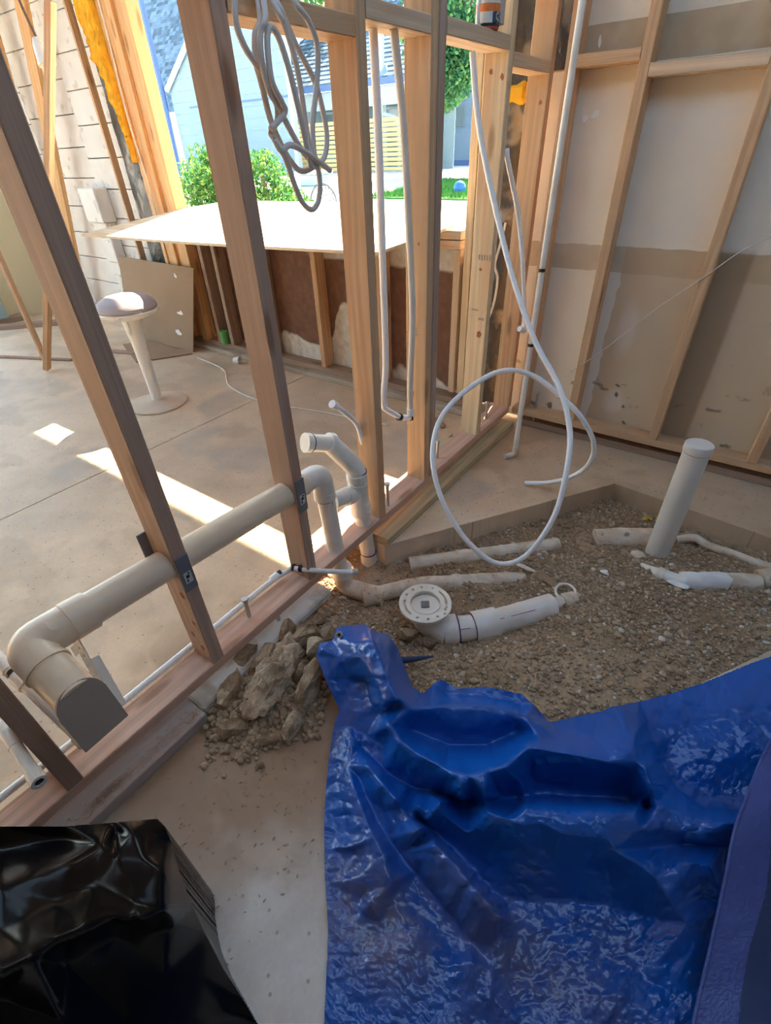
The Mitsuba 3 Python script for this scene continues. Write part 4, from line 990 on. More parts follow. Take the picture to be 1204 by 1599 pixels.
part(gp, "collar", ringp((-0.205, 1.345, -0.050), (0.06, 0.075, 0), 0.032, 0.05, 18), "mat_pvc_dirty", 40)

gp = thing("riser_pipe", "tall white capped pipe standing in the soil by the drywall wall", "pipe")
part(gp, "pipe", tube([(-0.003, 1.80, -0.16), (-0.003, 1.80, 0.1), (-0.003, 1.80, 0.41)], 0.0425, 30), "mat_white", 40)
part(gp, "cap", lathe([(0, 0.0), (0.0445, 0.0), (0.0455, 0.004), (0.0455, 0.026), (0.043, 0.029), (0, 0.030)], (-0.003, 1.80, 0.405)), "mat_white", 40)
part(gp, "seam", ringp((-0.003, 1.80, 0.404), (0, 0, 1), 0.0432, 0.003, 30), "mat_pvc_grey", 40)
gp = thing("ground_pipe", "cream pipe half in the soil left of the tall riser pipe", "pipe")
part(gp, "pipe_run", tube([(-0.235, 1.775, -0.075), (-0.14, 1.83, -0.062), (-0.02, 1.90, -0.060)], 0.0425, 24), "mat_pvc_dirty", 40)
part(gp, "label_tab", bx(-0.135, -0.118, 1.80, 1.818, -0.0235, -0.0205), "mat_pvc_grey")
gp = thing("ground_pipe", "thin pale pipe showing through the soil right of the riser pipe", "pipe")
part(gp, "pipe_run", tube(spline([(0.045, 1.945, -0.072), (0.103, 1.979, -0.058), (0.16, 1.968, -0.066), (0.231, 1.958, -0.060), (0.30, 1.945, -0.058), (0.368, 1.937, -0.055), (0.6, 1.90, -0.05)], 6), 0.017, 14), "mat_pvc_dirty", 40)
gp = thing("ground_pipe", "wrapped pipe with torn tape lying in the soil at the right edge", "pipe")
part(gp, "bare_pipe", tube(spline([(-0.037, 1.665, -0.035), (0.02, 1.640, -0.026), (0.056, 1.632, -0.022), (0.11, 1.635, -0.022), (0.16, 1.66, -0.026)], 6), [0.008 + 0.016 * min(1, i / 8) for i in range(25)], 14), "mat_pvc", 40)
part(gp, "collar", ringp((0.035, 1.632, -0.022), (1, -0.2, 0), 0.027, 0.025, 16), "mat_pvc_dirty", 40)
wv = tube(spline([(0.10, 1.636, -0.022), (0.15, 1.66, -0.020), (0.20, 1.70, -0.022), (0.23, 1.72, -0.026)], 8), 0.034, 18)
wv.vertices = wv.vertices + (0.02 * (meshkit.fbm(wv.vertices * 40, 3) - 0.5))[:, None]
part(gp, "torn_wrap", wv, "mat_tape", True)
part(gp, "tan_sleeve", tube(spline([(0.20, 1.70, -0.030), (0.26, 1.745, -0.030), (0.33, 1.79, -0.035)], 6), 0.033, 18), "mat_pvc_dirty", 40)
part(gp, "tan_sleeve", tube(spline([(0.33, 1.80, -0.022), (0.40, 1.85, -0.018), (0.60, 1.93, -0.02)], 6), 0.034, 18), "mat_pvc_dirty", 40)
part(gp, "torn_wrap", rock((0.095, 1.60, -0.012), (0.09, 0.03, 0.02), -0.1, 300, 0, 0.2, 16, 0.01), "mat_tape", True)
solo("plastic_ring", "loose white plastic ring lying on the gravel", "ring", tube([(-0.225 + 0.034 * math.cos(t), 1.358 + 0.034 * math.sin(t), 0.004 - 0.028 + 0.006 * math.sin(t)) for t in np.linspace(0, 2 * math.pi, 40)], 0.0048, 10, caps=False), "mat_pvc", True)
m = trimesh.creation.icosphere(3, 0.03); m.apply_scale((1, 0.8, 0.7)); m.apply_translation((-0.06, 1.735, -0.055))
solo("plastic_dome", "small white rounded piece half buried in front of the riser pipe", "plastic piece", m, "mat_pvc_dirty", True)
solo("paper_scrap", "small pale scrap lying on the gravel left of the wrapped pipe", "scrap", rock((-0.135, 1.53, -0.02), (0.045, 0.03, 0.012), 0.4, 310, 0, 0.1, 12, 0.01), "mat_tape", 30)
m = rock((-0.30, 1.405, -0.052), (0.14, 0.045, 0.03), -0.35, 311, 0, 0.3, 18, 0.008)
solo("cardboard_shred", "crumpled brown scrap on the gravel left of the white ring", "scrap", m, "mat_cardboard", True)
solo("pipe_shard", "white jagged shard of pipe lying on the gravel behind the flange", "pipe shard", rock((-0.40, 1.425, -0.05), (0.12, 0.018, 0.014), 0.05, 312, 0, 0.2, 16, 0.008), "mat_pvc", 30)
yf = []
for i in range(16):
    p = (0.0 - 0.05 + r_.uniform(-0.05, 0.05), 2.055 + r_.uniform(-0.025, 0.02), -0.075)
    yf.append(rock(p, (0.02, 0.014, 0.01), r_.uniform(0, 3), 320 + i, 0, 0.1, 10, 0.02))
labels["dry_leaves"] = {"label": "yellow crumbs and leaves against the slab edge near the riser pipe", "category": "leaf litter", "kind": "stuff"}
scene["mat_yellowleaf"] = pr((0.62, 0.42, 0.06), 0.8, 0.1)
put("dry_leaves", cat(*yf), "mat_yellowleaf")

# wood chips and sawdust
def chips(n, fn, seed, size=(0.004, 0.016)):
    r = np.random.default_rng(seed)
    V, F = [], []
    bb = trimesh.creation.box((1, 0.35, 0.15))
    for i in range(n):
        x, y, z = fn(r)
        s = r.uniform(*size)
        m = bb.copy()
        m.apply_transform(trimesh.transformations.euler_matrix(r.uniform(-.4, .4), r.uniform(-.4, .4), r.uniform(0, 6.3)))
        V.append(m.vertices * s + (x, y, z + 0.12 * s)); F.append(m.faces + 8 * i)
    return trimesh.Trimesh(np.vstack(V), np.vstack(F), process=False)
scene["mat_sawdust"] = pr((0.46, 0.31, 0.22), 0.9, 0.1)
scene["mat_debris"] = pr((0.36, 0.26, 0.17), 0.9, 0.1)
labels["sawdust"] = {"label": "pinkish sawdust and chips along the old sill beside the black bag", "category": "sawdust", "kind": "stuff"}
put("sawdust", chips(420, lambda r: ((lambda y: (-0.897 + 0.012 * r.normal() + 0.0 * y, y, 0.038))(r.uniform(-0.3, 0.29))), 3, (0.002, 0.008)), "mat_sawdust")
labels["floor_chips"] = {"label": "scattered wood chips and crumbs on the concrete floor", "category": "debris", "kind": "stuff"}
def spread(r):
    w = r.random()
    if w < 0.35:
        return (-0.74 + 0.12 * r.normal(), 0.34 + 0.10 * r.normal(), 0.0)
    if w < 0.6:
        return (r.uniform(-0.8, -0.4), r.uniform(-0.1, 0.42), 0.0)
    if w < 0.8:
        return (r.uniform(-0.85, 0.3), r.uniform(2.15, 2.38), 0.0)
    if w < 0.9:
        return (-0.72 + 0.10 * r.normal(), 1.80 + 0.2 * r.normal(), 0.0)
    return (r.uniform(-3.6, -1.1), r.uniform(0.2, 2.3), 0.0)
def spread_ok(r):
    while True:
        p = spread(r)
        if not cut.contains(Point(p[0], p[1])):
            return p
put("floor_chips", chips(520, spread_ok, 9, (0.002, 0.009)), "mat_debris")
labels["wood_shavings"] = {"label": "orange wood shavings by the tarp's top corner and the heap", "category": "wood shavings", "kind": "stuff"}
def spread2(r):
    if r.random() < 0.35:
        p = np.array([-0.545 + 0.03 * r.normal(), 0.80 + 0.03 * r.normal()])
        return (p[0], p[1], float(soil_z(p)[0]) + 0.004)
    return (-0.78 + 0.06 * r.normal(), 0.33 + 0.045 * r.normal(), 0.0)
scene["mat_shaving"] = pr((0.50, 0.26, 0.12), 0.85, 0.1)
put("wood_shavings", chips(420, spread2, 12, (0.002, 0.007)), "mat_shaving")
TARP = """520 1640 -0.181 0.023 0.010;519 1613 -0.195 0.039 0.010;518 1586 -0.211 0.055 0.010;517 1559 -0.226 0.071 0.010;516 1531 -0.243 0.089 0.010;515 1504 -0.260 0.107 0.010;514 1477 -0.278 0.126 0.010;513 1450 -0.297 0.145 0.010;510 1415 -0.324 0.171 0.011;508 1380 -0.351 0.198 0.012;507 1353 -0.373 0.221 0.013;507 1327 -0.393 0.245 0.014;506 1300 -0.417 0.270 0.015;507 1270 -0.442 0.301 0.018;508 1240 -0.468 0.334 0.020;510 1210 -0.494 0.369 0.025;513 1180 -0.519 0.407 0.030;518 1155 -0.536 0.440 0.040;522 1130 -0.554 0.474 0.050;530 1108 -0.560 0.505 0.070;519 1085 -0.594 0.519 0.090;508 1062 -0.629 0.534 0.110;494 1022 -0.695 0.573 0.130;499 1004 -0.708 0.603 0.140;520 999 -0.677 0.628 0.150;526 978 -0.700 0.672 0.150;570 973 -0.632 0.722 0.160;588 985 -0.577 0.705 0.180;608 990 -0.560 0.742 0.140;622 1012 -0.528 0.740 0.100;632 1040 -0.491 0.717 0.070;645 1074 -0.443 0.688 0.040;660 1083 -0.411 0.687 0.040;675 1067 -0.395 0.713 0.070;690 1061 -0.379 0.739 0.070;715 1075 -0.334 0.751 0.050;760 1072 -0.268 0.795 0.060;788 1078 -0.222 0.812 0.060;815 1084 -0.178 0.827 0.060;835 1102 -0.136 0.814 0.060;858 1126 -0.089 0.800 0.050;900 1117 -0.036 0.849 0.060;940 1110 0.015 0.899 0.060;955 1102 0.031 0.905 0.090;972 1101 0.054 0.923 0.090;1000 1095 0.091 0.985 0.060;1040 1085 0.143 1.043 0.060;1070 1075 0.182 1.093 0.060;1100 1065 0.221 1.144 0.060;1130 1052 0.259 1.198 0.065;1160 1040 0.299 1.250 0.070;1204 1025 0.360 1.331 0.070;1228 1019 0.395 1.371 0.070;1251 1014 0.429 1.407 0.070;1275 1008 0.464 1.447 0.070;500 1012 -0.682 0.580 0.160;545 1003 -0.605 0.618 0.200;585 1000 -0.530 0.637 0.240;594 1025 -0.491 0.608 0.235;603 1050 -0.453 0.580 0.230;622 1092 -0.394 0.547 0.210;640 1105 -0.369 0.559 0.180;670 1102 -0.337 0.595 0.170;700 1098 -0.304 0.634 0.160;730 1100 -0.263 0.657 0.160;760 1103 -0.221 0.679 0.160;790 1112 -0.178 0.698 0.150;820 1120 -0.135 0.718 0.140;655 1089 -0.408 0.667 0.050;700 1087 -0.344 0.715 0.050;730 1088 -0.300 0.743 0.050;760 1090 -0.254 0.769 0.050;788 1098 -0.207 0.782 0.050;815 1106 -0.163 0.794 0.050;848 1121 -0.107 0.806 0.040;563 1025 -0.546 0.594 0.210;576 1052 -0.501 0.569 0.200;590 1080 -0.456 0.546 0.190;598 1105 -0.423 0.521 0.182;605 1130 -0.393 0.497 0.175;622 1157 -0.349 0.479 0.170;660 1182 -0.278 0.471 0.190;700 1204 -0.212 0.467 0.210;735 1213 -0.166 0.479 0.220;762 1205 -0.141 0.507 0.223;790 1197 -0.114 0.537 0.225;825 1165 -0.094 0.613 0.210;850 1131 -0.090 0.733 0.130;612 1105 -0.424 0.559 0.130;640 1140 -0.366 0.554 0.090;670 1152 -0.320 0.571 0.075;700 1165 -0.272 0.587 0.060;730 1165 -0.233 0.614 0.060;760 1165 -0.193 0.641 0.060;785 1154 -0.166 0.675 0.070;810 1143 -0.140 0.709 0.080;535 1030 -0.606 0.586 0.160;545 1060 -0.578 0.573 0.110;570 1062 -0.534 0.590 0.120;580 1095 -0.487 0.554 0.110;560 1112 -0.506 0.521 0.085;596 1116 -0.446 0.543 0.100;545 1135 -0.512 0.485 0.060;575 1150 -0.454 0.493 0.060;604 1158 -0.400 0.500 0.080;560 1170 -0.458 0.456 0.050;580 1186 -0.417 0.455 0.045;600 1203 -0.377 0.454 0.040;640 1226 -0.308 0.464 0.030;665 1234 -0.270 0.477 0.028;690 1241 -0.234 0.491 0.025;715 1244 -0.201 0.510 0.022;740 1248 -0.167 0.528 0.020;764 1247 -0.138 0.550 0.020;788 1246 -0.108 0.572 0.020;812 1246 -0.078 0.592 0.020;836 1245 -0.049 0.614 0.020;860 1244 -0.020 0.636 0.020;885 1246 0.013 0.654 0.022;910 1247 0.044 0.672 0.025;935 1248 0.075 0.691 0.028;960 1250 0.106 0.708 0.030;985 1253 0.136 0.715 0.045;1010 1256 0.165 0.723 0.060;840 1150 -0.089 0.679 0.155;850 1170 -0.063 0.626 0.210;878 1175 -0.028 0.643 0.207;905 1180 0.004 0.658 0.205;930 1185 0.035 0.672 0.203;955 1190 0.065 0.686 0.200;995 1190 0.111 0.723 0.190;870 1150 -0.054 0.720 0.130;900 1140 -0.022 0.782 0.100;930 1150 0.021 0.778 0.120;958 1104 0.036 0.897 0.100;975 1135 0.069 0.813 0.160;995 1160 0.100 0.764 0.195;1010 1195 0.128 0.721 0.200;1020 1230 0.150 0.687 0.190;1022 1256 0.163 0.666 0.170;1022 1165 0.150 0.883 0.050;1035 1195 0.180 0.857 0.030;1050 1225 0.210 0.828 0.020;1075 1244 0.246 0.821 0.018;1100 1264 0.282 0.813 0.015;1142 1270 0.332 0.835 0.020;1050 1145 0.180 0.944 0.050;1075 1132 0.208 0.987 0.055;1100 1120 0.237 1.029 0.060;1125 1110 0.266 1.063 0.070;1150 1100 0.295 1.097 0.080;1180 1095 0.333 1.130 0.085;1210 1090 0.372 1.164 0.090;1080 1190 0.235 0.902 0.035;1105 1185 0.264 0.927 0.043;1130 1180 0.293 0.951 0.050;1150 1165 0.313 0.988 0.060;1170 1150 0.334 1.025 0.070;600 1262 -0.324 0.380 0.050;625 1260 -0.287 0.392 0.085;650 1258 -0.251 0.403 0.120;690 1247 -0.203 0.427 0.170;718 1231 -0.175 0.450 0.210;760 1243 -0.126 0.477 0.190;820 1252 -0.056 0.511 0.190;850 1254 -0.023 0.531 0.190;880 1257 0.010 0.549 0.190;910 1258 0.042 0.570 0.190;940 1259 0.074 0.591 0.190;967 1259 0.103 0.614 0.183;995 1258 0.133 0.640 0.177;1051 1264 0.197 0.683 0.160;1080 1271 0.232 0.702 0.150;1110 1278 0.265 0.714 0.150;1140 1284 0.298 0.728 0.150;640 1278 -0.255 0.383 0.090;665 1274 -0.223 0.397 0.120;690 1270 -0.192 0.410 0.150;718 1242 -0.169 0.440 0.205;760 1262 -0.115 0.455 0.190;790 1276 -0.076 0.460 0.195;820 1291 -0.038 0.463 0.200;840 1286 -0.019 0.481 0.205;880 1303 0.028 0.493 0.200;915 1307 0.065 0.515 0.195;950 1311 0.102 0.537 0.190;665 1300 -0.219 0.392 0.050;690 1315 -0.181 0.400 0.040;715 1336 -0.141 0.399 0.035;740 1358 -0.101 0.397 0.030;757 1376 -0.073 0.393 0.025;773 1394 -0.047 0.389 0.020;790 1412 -0.020 0.385 0.015;825 1409 0.016 0.415 0.013;860 1406 0.053 0.445 0.012;887 1408 0.083 0.463 0.012;913 1410 0.111 0.481 0.012;940 1412 0.141 0.499 0.012;970 1420 0.175 0.512 0.013;1000 1428 0.208 0.524 0.015;730 1300 -0.136 0.423 0.110;753 1313 -0.104 0.428 0.107;777 1327 -0.071 0.432 0.103;800 1340 -0.040 0.437 0.100;827 1345 -0.009 0.453 0.097;853 1350 0.021 0.468 0.093;880 1355 0.051 0.484 0.090;915 1358 0.090 0.509 0.085;950 1360 0.128 0.535 0.080;955 1298 0.102 0.550 0.200;960 1330 0.119 0.533 0.170;1000 1350 0.167 0.549 0.150;1030 1375 0.207 0.552 0.130;1042 1398 0.227 0.545 0.110;1055 1420 0.248 0.539 0.090;1072 1445 0.274 0.534 0.070;1090 1470 0.300 0.529 0.050;1000 1298 0.151 0.598 0.170;1040 1296 0.195 0.640 0.150;1070 1302 0.229 0.657 0.145;1100 1308 0.262 0.674 0.140;1010 1324 0.177 0.606 0.110;1040 1320 0.210 0.638 0.100;1070 1316 0.243 0.671 0.090;1100 1319 0.277 0.693 0.085;1130 1322 0.311 0.714 0.080;1060 1345 0.230 0.607 0.130;1085 1348 0.257 0.623 0.125;1110 1350 0.284 0.641 0.120;1100 1400 0.297 0.607 0.060;1140 1420 0.343 0.618 0.050;546 1162 -0.477 0.446 0.070;575 1195 -0.393 0.416 0.110;600 1225 -0.331 0.395 0.130;620 1250 -0.286 0.381 0.140;660 1295 -0.209 0.361 0.152;680 1315 -0.175 0.356 0.153;700 1335 -0.143 0.350 0.155;717 1353 -0.116 0.346 0.153;733 1372 -0.091 0.340 0.152;750 1390 -0.066 0.336 0.150;768 1412 -0.040 0.333 0.135;786 1433 -0.014 0.332 0.120;772 1475 -0.012 0.307 0.040;616 1226 -0.335 0.438 0.045;638 1252 -0.288 0.427 0.040;660 1278 -0.242 0.418 0.035;678 1298 -0.208 0.411 0.032;697 1318 -0.173 0.406 0.028;732 1358 -0.110 0.393 0.022;748 1378 -0.082 0.386 0.018;765 1398 -0.054 0.380 0.015;781 1419 -0.027 0.372 0.013;797 1440 -0.001 0.364 0.012;562 1215 -0.412 0.402 0.050;574 1248 -0.370 0.377 0.040;585 1280 -0.333 0.354 0.030;605 1308 -0.289 0.342 0.025;625 1335 -0.247 0.332 0.020;648 1362 -0.204 0.324 0.018;670 1390 -0.162 0.315 0.015;687 1410 -0.133 0.310 0.014;703 1430 -0.105 0.304 0.013;720 1450 -0.077 0.298 0.012;736 1471 -0.051 0.292 0.012;752 1492 -0.025 0.285 0.012;534 1165 -0.498 0.438 0.050;543 1195 -0.451 0.405 0.062;552 1225 -0.407 0.373 0.075;562 1252 -0.371 0.352 0.075;573 1280 -0.335 0.331 0.075;586 1308 -0.300 0.314 0.073;600 1335 -0.265 0.300 0.070;612 1378 -0.227 0.272 0.055;612 1402 -0.218 0.257 0.025;522 1190 -0.496 0.402 0.030;526 1220 -0.462 0.371 0.028;530 1250 -0.429 0.341 0.025;536 1275 -0.400 0.320 0.022;542 1300 -0.372 0.299 0.020;549 1330 -0.340 0.276 0.020;556 1360 -0.309 0.253 0.020;566 1402 -0.270 0.224 0.015;548 1325 -0.338 0.274 0.045;560 1370 -0.293 0.243 0.040;576 1410 -0.248 0.220 0.045;560 1425 -0.262 0.201 0.012;600 1450 -0.204 0.210 0.012;640 1470 -0.148 0.220 0.030;665 1490 -0.114 0.223 0.021;690 1510 -0.080 0.226 0.012;735 1500 -0.038 0.260 0.040;765 1510 -0.005 0.275 0.030;820 1440 0.023 0.380 0.015;847 1453 0.057 0.388 0.014;873 1467 0.088 0.394 0.013;900 1480 0.120 0.401 0.012;925 1490 0.148 0.409 0.011;950 1500 0.176 0.417 0.011;975 1510 0.203 0.426 0.011;1000 1520 0.230 0.434 0.010;1020 1533 0.252 0.435 0.010;1040 1547 0.274 0.436 0.010;1060 1560 0.295 0.437 0.010;700 1560 -0.048 0.195 0.012;735 1560 -0.014 0.217 0.021;770 1560 0.019 0.239 0.030;800 1530 0.037 0.287 0.012;900 1580 0.149 0.313 0.012;930 1565 0.172 0.343 0.020;960 1550 0.196 0.374 0.028;983 1563 0.221 0.379 0.023;1007 1577 0.247 0.385 0.017;1030 1590 0.272 0.390 0.012;1160 1460 0.377 0.602 0.020;1180 1480 0.399 0.594 0.020;1200 1500 0.420 0.586 0.020;600 1600 -0.126 0.100 0.010;625 1602 -0.101 0.116 0.010;650 1605 -0.077 0.130 0.010;675 1608 -0.052 0.145 0.010;700 1610 -0.028 0.160 0.010;728 1608 -0.003 0.179 0.010;756 1606 0.023 0.199 0.010;784 1604 0.048 0.219 0.010;812 1602 0.073 0.239 0.010;840 1600 0.099 0.259 0.010;864 1602 0.122 0.273 0.010;888 1604 0.144 0.287 0.010;912 1606 0.167 0.301 0.010;936 1608 0.189 0.315 0.010;960 1610 0.212 0.329 0.010;984 1608 0.233 0.346 0.010;1008 1606 0.255 0.363 0.010;1032 1604 0.277 0.380 0.010;1056 1602 0.298 0.397 0.010;1080 1600 0.320 0.415 0.010;500 1740 -0.152 -0.043 0.010;525 1740 -0.131 -0.028 0.010;550 1740 -0.109 -0.013 0.010;575 1740 -0.088 0.003 0.010;600 1740 -0.067 0.018 0.010;625 1740 -0.045 0.033 0.010;650 1740 -0.024 0.048 0.010;675 1740 -0.003 0.063 0.010;700 1740 0.018 0.078 0.010;725 1740 0.040 0.093 0.010;750 1740 0.061 0.108 0.010;775 1740 0.082 0.123 0.010;800 1740 0.103 0.138 0.010;825 1740 0.124 0.153 0.010;850 1740 0.145 0.168 0.010;875 1740 0.166 0.183 0.010;900 1740 0.187 0.198 0.010;925 1740 0.208 0.212 0.010;950 1740 0.229 0.227 0.010;975 1740 0.250 0.242 0.010;1000 1740 0.271 0.257 0.010;1025 1740 0.292 0.272 0.010;1050 1740 0.312 0.286 0.010;1075 1740 0.333 0.301 0.010;1100 1740 0.354 0.316 0.010;1126 1740 0.375 0.331 0.010;1151 1740 0.396 0.346 0.010;1177 1740 0.418 0.361 0.010;1203 1740 0.439 0.376 0.010;1229 1740 0.461 0.392 0.010;1254 1740 0.481 0.406 0.010;1280 1740 0.503 0.421 0.010;1280 1100 0.473 1.226 0.070;1280 1125 0.475 1.175 0.067;1280 1150 0.477 1.127 0.063;1280 1175 0.478 1.082 0.060;1280 1200 0.480 1.038 0.057;1280 1225 0.482 0.997 0.053;1280 1250 0.483 0.958 0.050;1280 1275 0.485 0.920 0.047;1280 1300 0.486 0.884 0.043;1280 1325 0.488 0.849 0.040;1280 1350 0.489 0.816 0.037;1280 1375 0.491 0.784 0.033;1280 1400 0.492 0.754 0.030;1280 1425 0.494 0.724 0.028;1280 1450 0.495 0.695 0.025;1280 1475 0.496 0.667 0.022;1280 1500 0.497 0.641 0.020;1280 1525 0.498 0.615 0.018;1280 1550 0.499 0.590 0.015;1280 1575 0.501 0.566 0.013;1280 1600 0.502 0.543 0.010;1700 1000 1.129 1.954 0.030;1704 1025 1.117 1.878 0.029;1708 1050 1.106 1.806 0.028;1712 1075 1.095 1.738 0.028;1717 1100 1.086 1.675 0.027;1721 1125 1.076 1.614 0.026;1725 1150 1.067 1.557 0.025;1729 1175 1.059 1.502 0.024;1733 1200 1.051 1.450 0.023;1738 1225 1.044 1.401 0.022;1742 1250 1.037 1.354 0.022;1746 1275 1.030 1.309 0.021;1750 1300 1.023 1.266 0.020;1750 1325 1.012 1.222 0.019;1750 1350 1.002 1.179 0.019;1750 1375 0.992 1.139 0.018;1750 1400 0.983 1.100 0.018;1750 1425 0.974 1.062 0.017;1750 1450 0.965 1.026 0.016;1750 1475 0.956 0.992 0.016;1750 1500 0.948 0.958 0.015;1750 1525 0.941 0.926 0.014;1750 1550 0.933 0.895 0.014;1750 1575 0.926 0.865 0.013;1750 1600 0.919 0.837 0.013;1750 1625 0.912 0.809 0.012;1750 1650 0.906 0.782 0.011;1750 1675 0.900 0.756 0.011;1750 1700 0.894 0.731 0.010;1730 1713 0.874 0.706 0.010;1709 1726 0.854 0.682 0.010;1689 1739 0.835 0.658 0.010;1669 1752 0.817 0.635 0.010;1648 1765 0.797 0.611 0.010;1628 1778 0.779 0.588 0.010;1607 1791 0.761 0.565 0.010;1587 1804 0.743 0.544 0.010;1567 1817 0.726 0.522 0.010;1546 1830 0.708 0.500 0.010;1526 1843 0.691 0.479 0.010;1506 1856 0.675 0.458 0.010;1485 1869 0.658 0.437 0.010;1465 1881 0.642 0.418 0.010;1444 1894 0.625 0.398 0.010;1424 1907 0.610 0.378 0.010;1404 1920 0.594 0.359 0.010;1383 1933 0.578 0.340 0.010;1363 1946 0.564 0.321 0.010;1343 1959 0.549 0.302 0.010;1322 1972 0.534 0.284 0.010;1302 1985 0.519 0.266 0.010;1281 1998 0.504 0.248 0.010;1261 2011 0.490 0.230 0.010;1241 2024 0.477 0.213 0.010;1220 2037 0.462 0.195 0.010;1200 2050 0.449 0.179 0.010;1175 2050 0.432 0.166 0.010;1150 2050 0.415 0.154 0.010;1125 2050 0.398 0.142 0.010;1100 2050 0.380 0.129 0.010;1075 2050 0.363 0.117 0.010;1050 2050 0.346 0.105 0.010;1025 2050 0.329 0.092 0.010;1000 2050 0.311 0.080 0.010;975 2050 0.294 0.068 0.010;950 2050 0.277 0.055 0.010;925 2050 0.259 0.043 0.010;900 2050 0.242 0.030 0.010;875 2050 0.224 0.018 0.010;850 2050 0.207 0.005 0.010;825 2050 0.190 -0.007 0.010;800 2050 0.172 -0.020 0.010;775 2050 0.155 -0.032 0.010;750 2050 0.137 -0.045 0.010;725 2050 0.120 -0.057 0.010;700 2050 0.102 -0.070 0.010;675 2050 0.085 -0.082 0.010;650 2050 0.067 -0.095 0.010;625 2050 0.049 -0.107 0.010;600 2050 0.032 -0.120 0.010;575 2050 0.014 -0.133 0.010;550 2050 -0.004 -0.145 0.010;525 2050 -0.021 -0.158 0.010;500 2050 -0.039 -0.171 0.010;475 2050 -0.057 -0.183 0.010;450 2050 -0.074 -0.196 0.010"""
FLAP = """1215 1140 0.377 1.048 0.11;1192 1180 0.346 0.935 0.135;1165 1250 0.315 0.783 0.165;1148 1295 0.301 0.703 0.175;1132 1380 0.305 0.611 0.14;1112 1470 0.309 0.522 0.1;1096 1540 0.31 0.455 0.075;1084 1599 0.309 0.4 0.065;1070 1680 0.311 0.332 0.05;1225 1175 0.389 0.983 0.12;1205 1250 0.358 0.813 0.165;1204 1320 0.366 0.724 0.155;1195 1400 0.373 0.639 0.125;1170 1480 0.364 0.549 0.1;1160 1540 0.366 0.494 0.08;1150 1599 0.365 0.439 0.07;1150 1680 0.377 0.378 0.055;1280 1150 0.468 1.107 0.085;1280 1250 0.463 0.918 0.1;1280 1350 0.464 0.774 0.1;1280 1450 0.473 0.664 0.08;1280 1550 0.482 0.569 0.06;1280 1680 0.488 0.458 0.045"""
BAG = """-200 1330 -0.967 -0.274 0.3;-100 1300 -0.833 -0.18 0.38;0 1291 -0.752 -0.113 0.38;100 1290 -0.662 -0.05 0.38;180 1284 -0.609 0.003 0.36;245 1278 -0.567 0.049 0.34;258 1290 -0.547 0.05 0.335;266 1312 -0.529 0.043 0.32;280 1360 -0.507 0.025 0.26;300 1410 -0.477 0.01 0.2;320 1455 -0.448 -0.003 0.14;348 1510 -0.403 -0.016 0.08;380 1560 -0.353 -0.024 0.035;402 1599 -0.314 -0.031 0.01;440 1680 -0.233 -0.05 0.01;0 1385 -0.615 -0.14 0.44;60 1362 -0.594 -0.101 0.43;110 1342 -0.578 -0.066 0.42;160 1318 -0.57 -0.027 0.4;205 1300 -0.563 0.01 0.375;230 1297 -0.552 0.027 0.36;0 1330 -0.727 -0.132 0.36;100 1312 -0.656 -0.062 0.36;180 1300 -0.601 -0.006 0.35;0 1522 -0.475 -0.168 0.5;50 1498 -0.47 -0.143 0.48;85 1472 -0.469 -0.121 0.47;130 1455 -0.46 -0.096 0.45;175 1433 -0.458 -0.068 0.42;200 1440 -0.445 -0.059 0.4;222 1438 -0.43 -0.046 0.4;258 1420 -0.428 -0.02 0.37;258 1360 -0.466 0.01 0.38;225 1340 -0.506 0.001 0.385;200 1370 -0.5 -0.028 0.39;210 1410 -0.463 -0.041 0.39;0 1450 -0.556 -0.159 0.45;90 1410 -0.533 -0.103 0.43;150 1380 -0.521 -0.06 0.41;180 1340 -0.541 -0.026 0.39;0 1560 -0.499 -0.196 0.42;100 1500 -0.49 -0.136 0.38;180 1460 -0.483 -0.083 0.33;240 1450 -0.455 -0.046 0.3;100 1599 -0.437 -0.171 0.36;200 1599 -0.407 -0.135 0.26;260 1520 -0.425 -0.072 0.22;270 1440 -0.446 -0.024 0.28;285 1390 -0.479 0.011 0.26;300 1599 -0.369 -0.09 0.14;320 1530 -0.399 -0.044 0.13;350 1580 -0.361 -0.054 0.06;0 1680 -0.448 -0.235 0.38;120 1720 -0.373 -0.203 0.32;300 1720 -0.307 -0.143 0.12;-200 1500 -0.659 -0.271 0.45;-200 1700 -0.553 -0.323 0.4;-100 1420 -0.661 -0.204 0.44"""

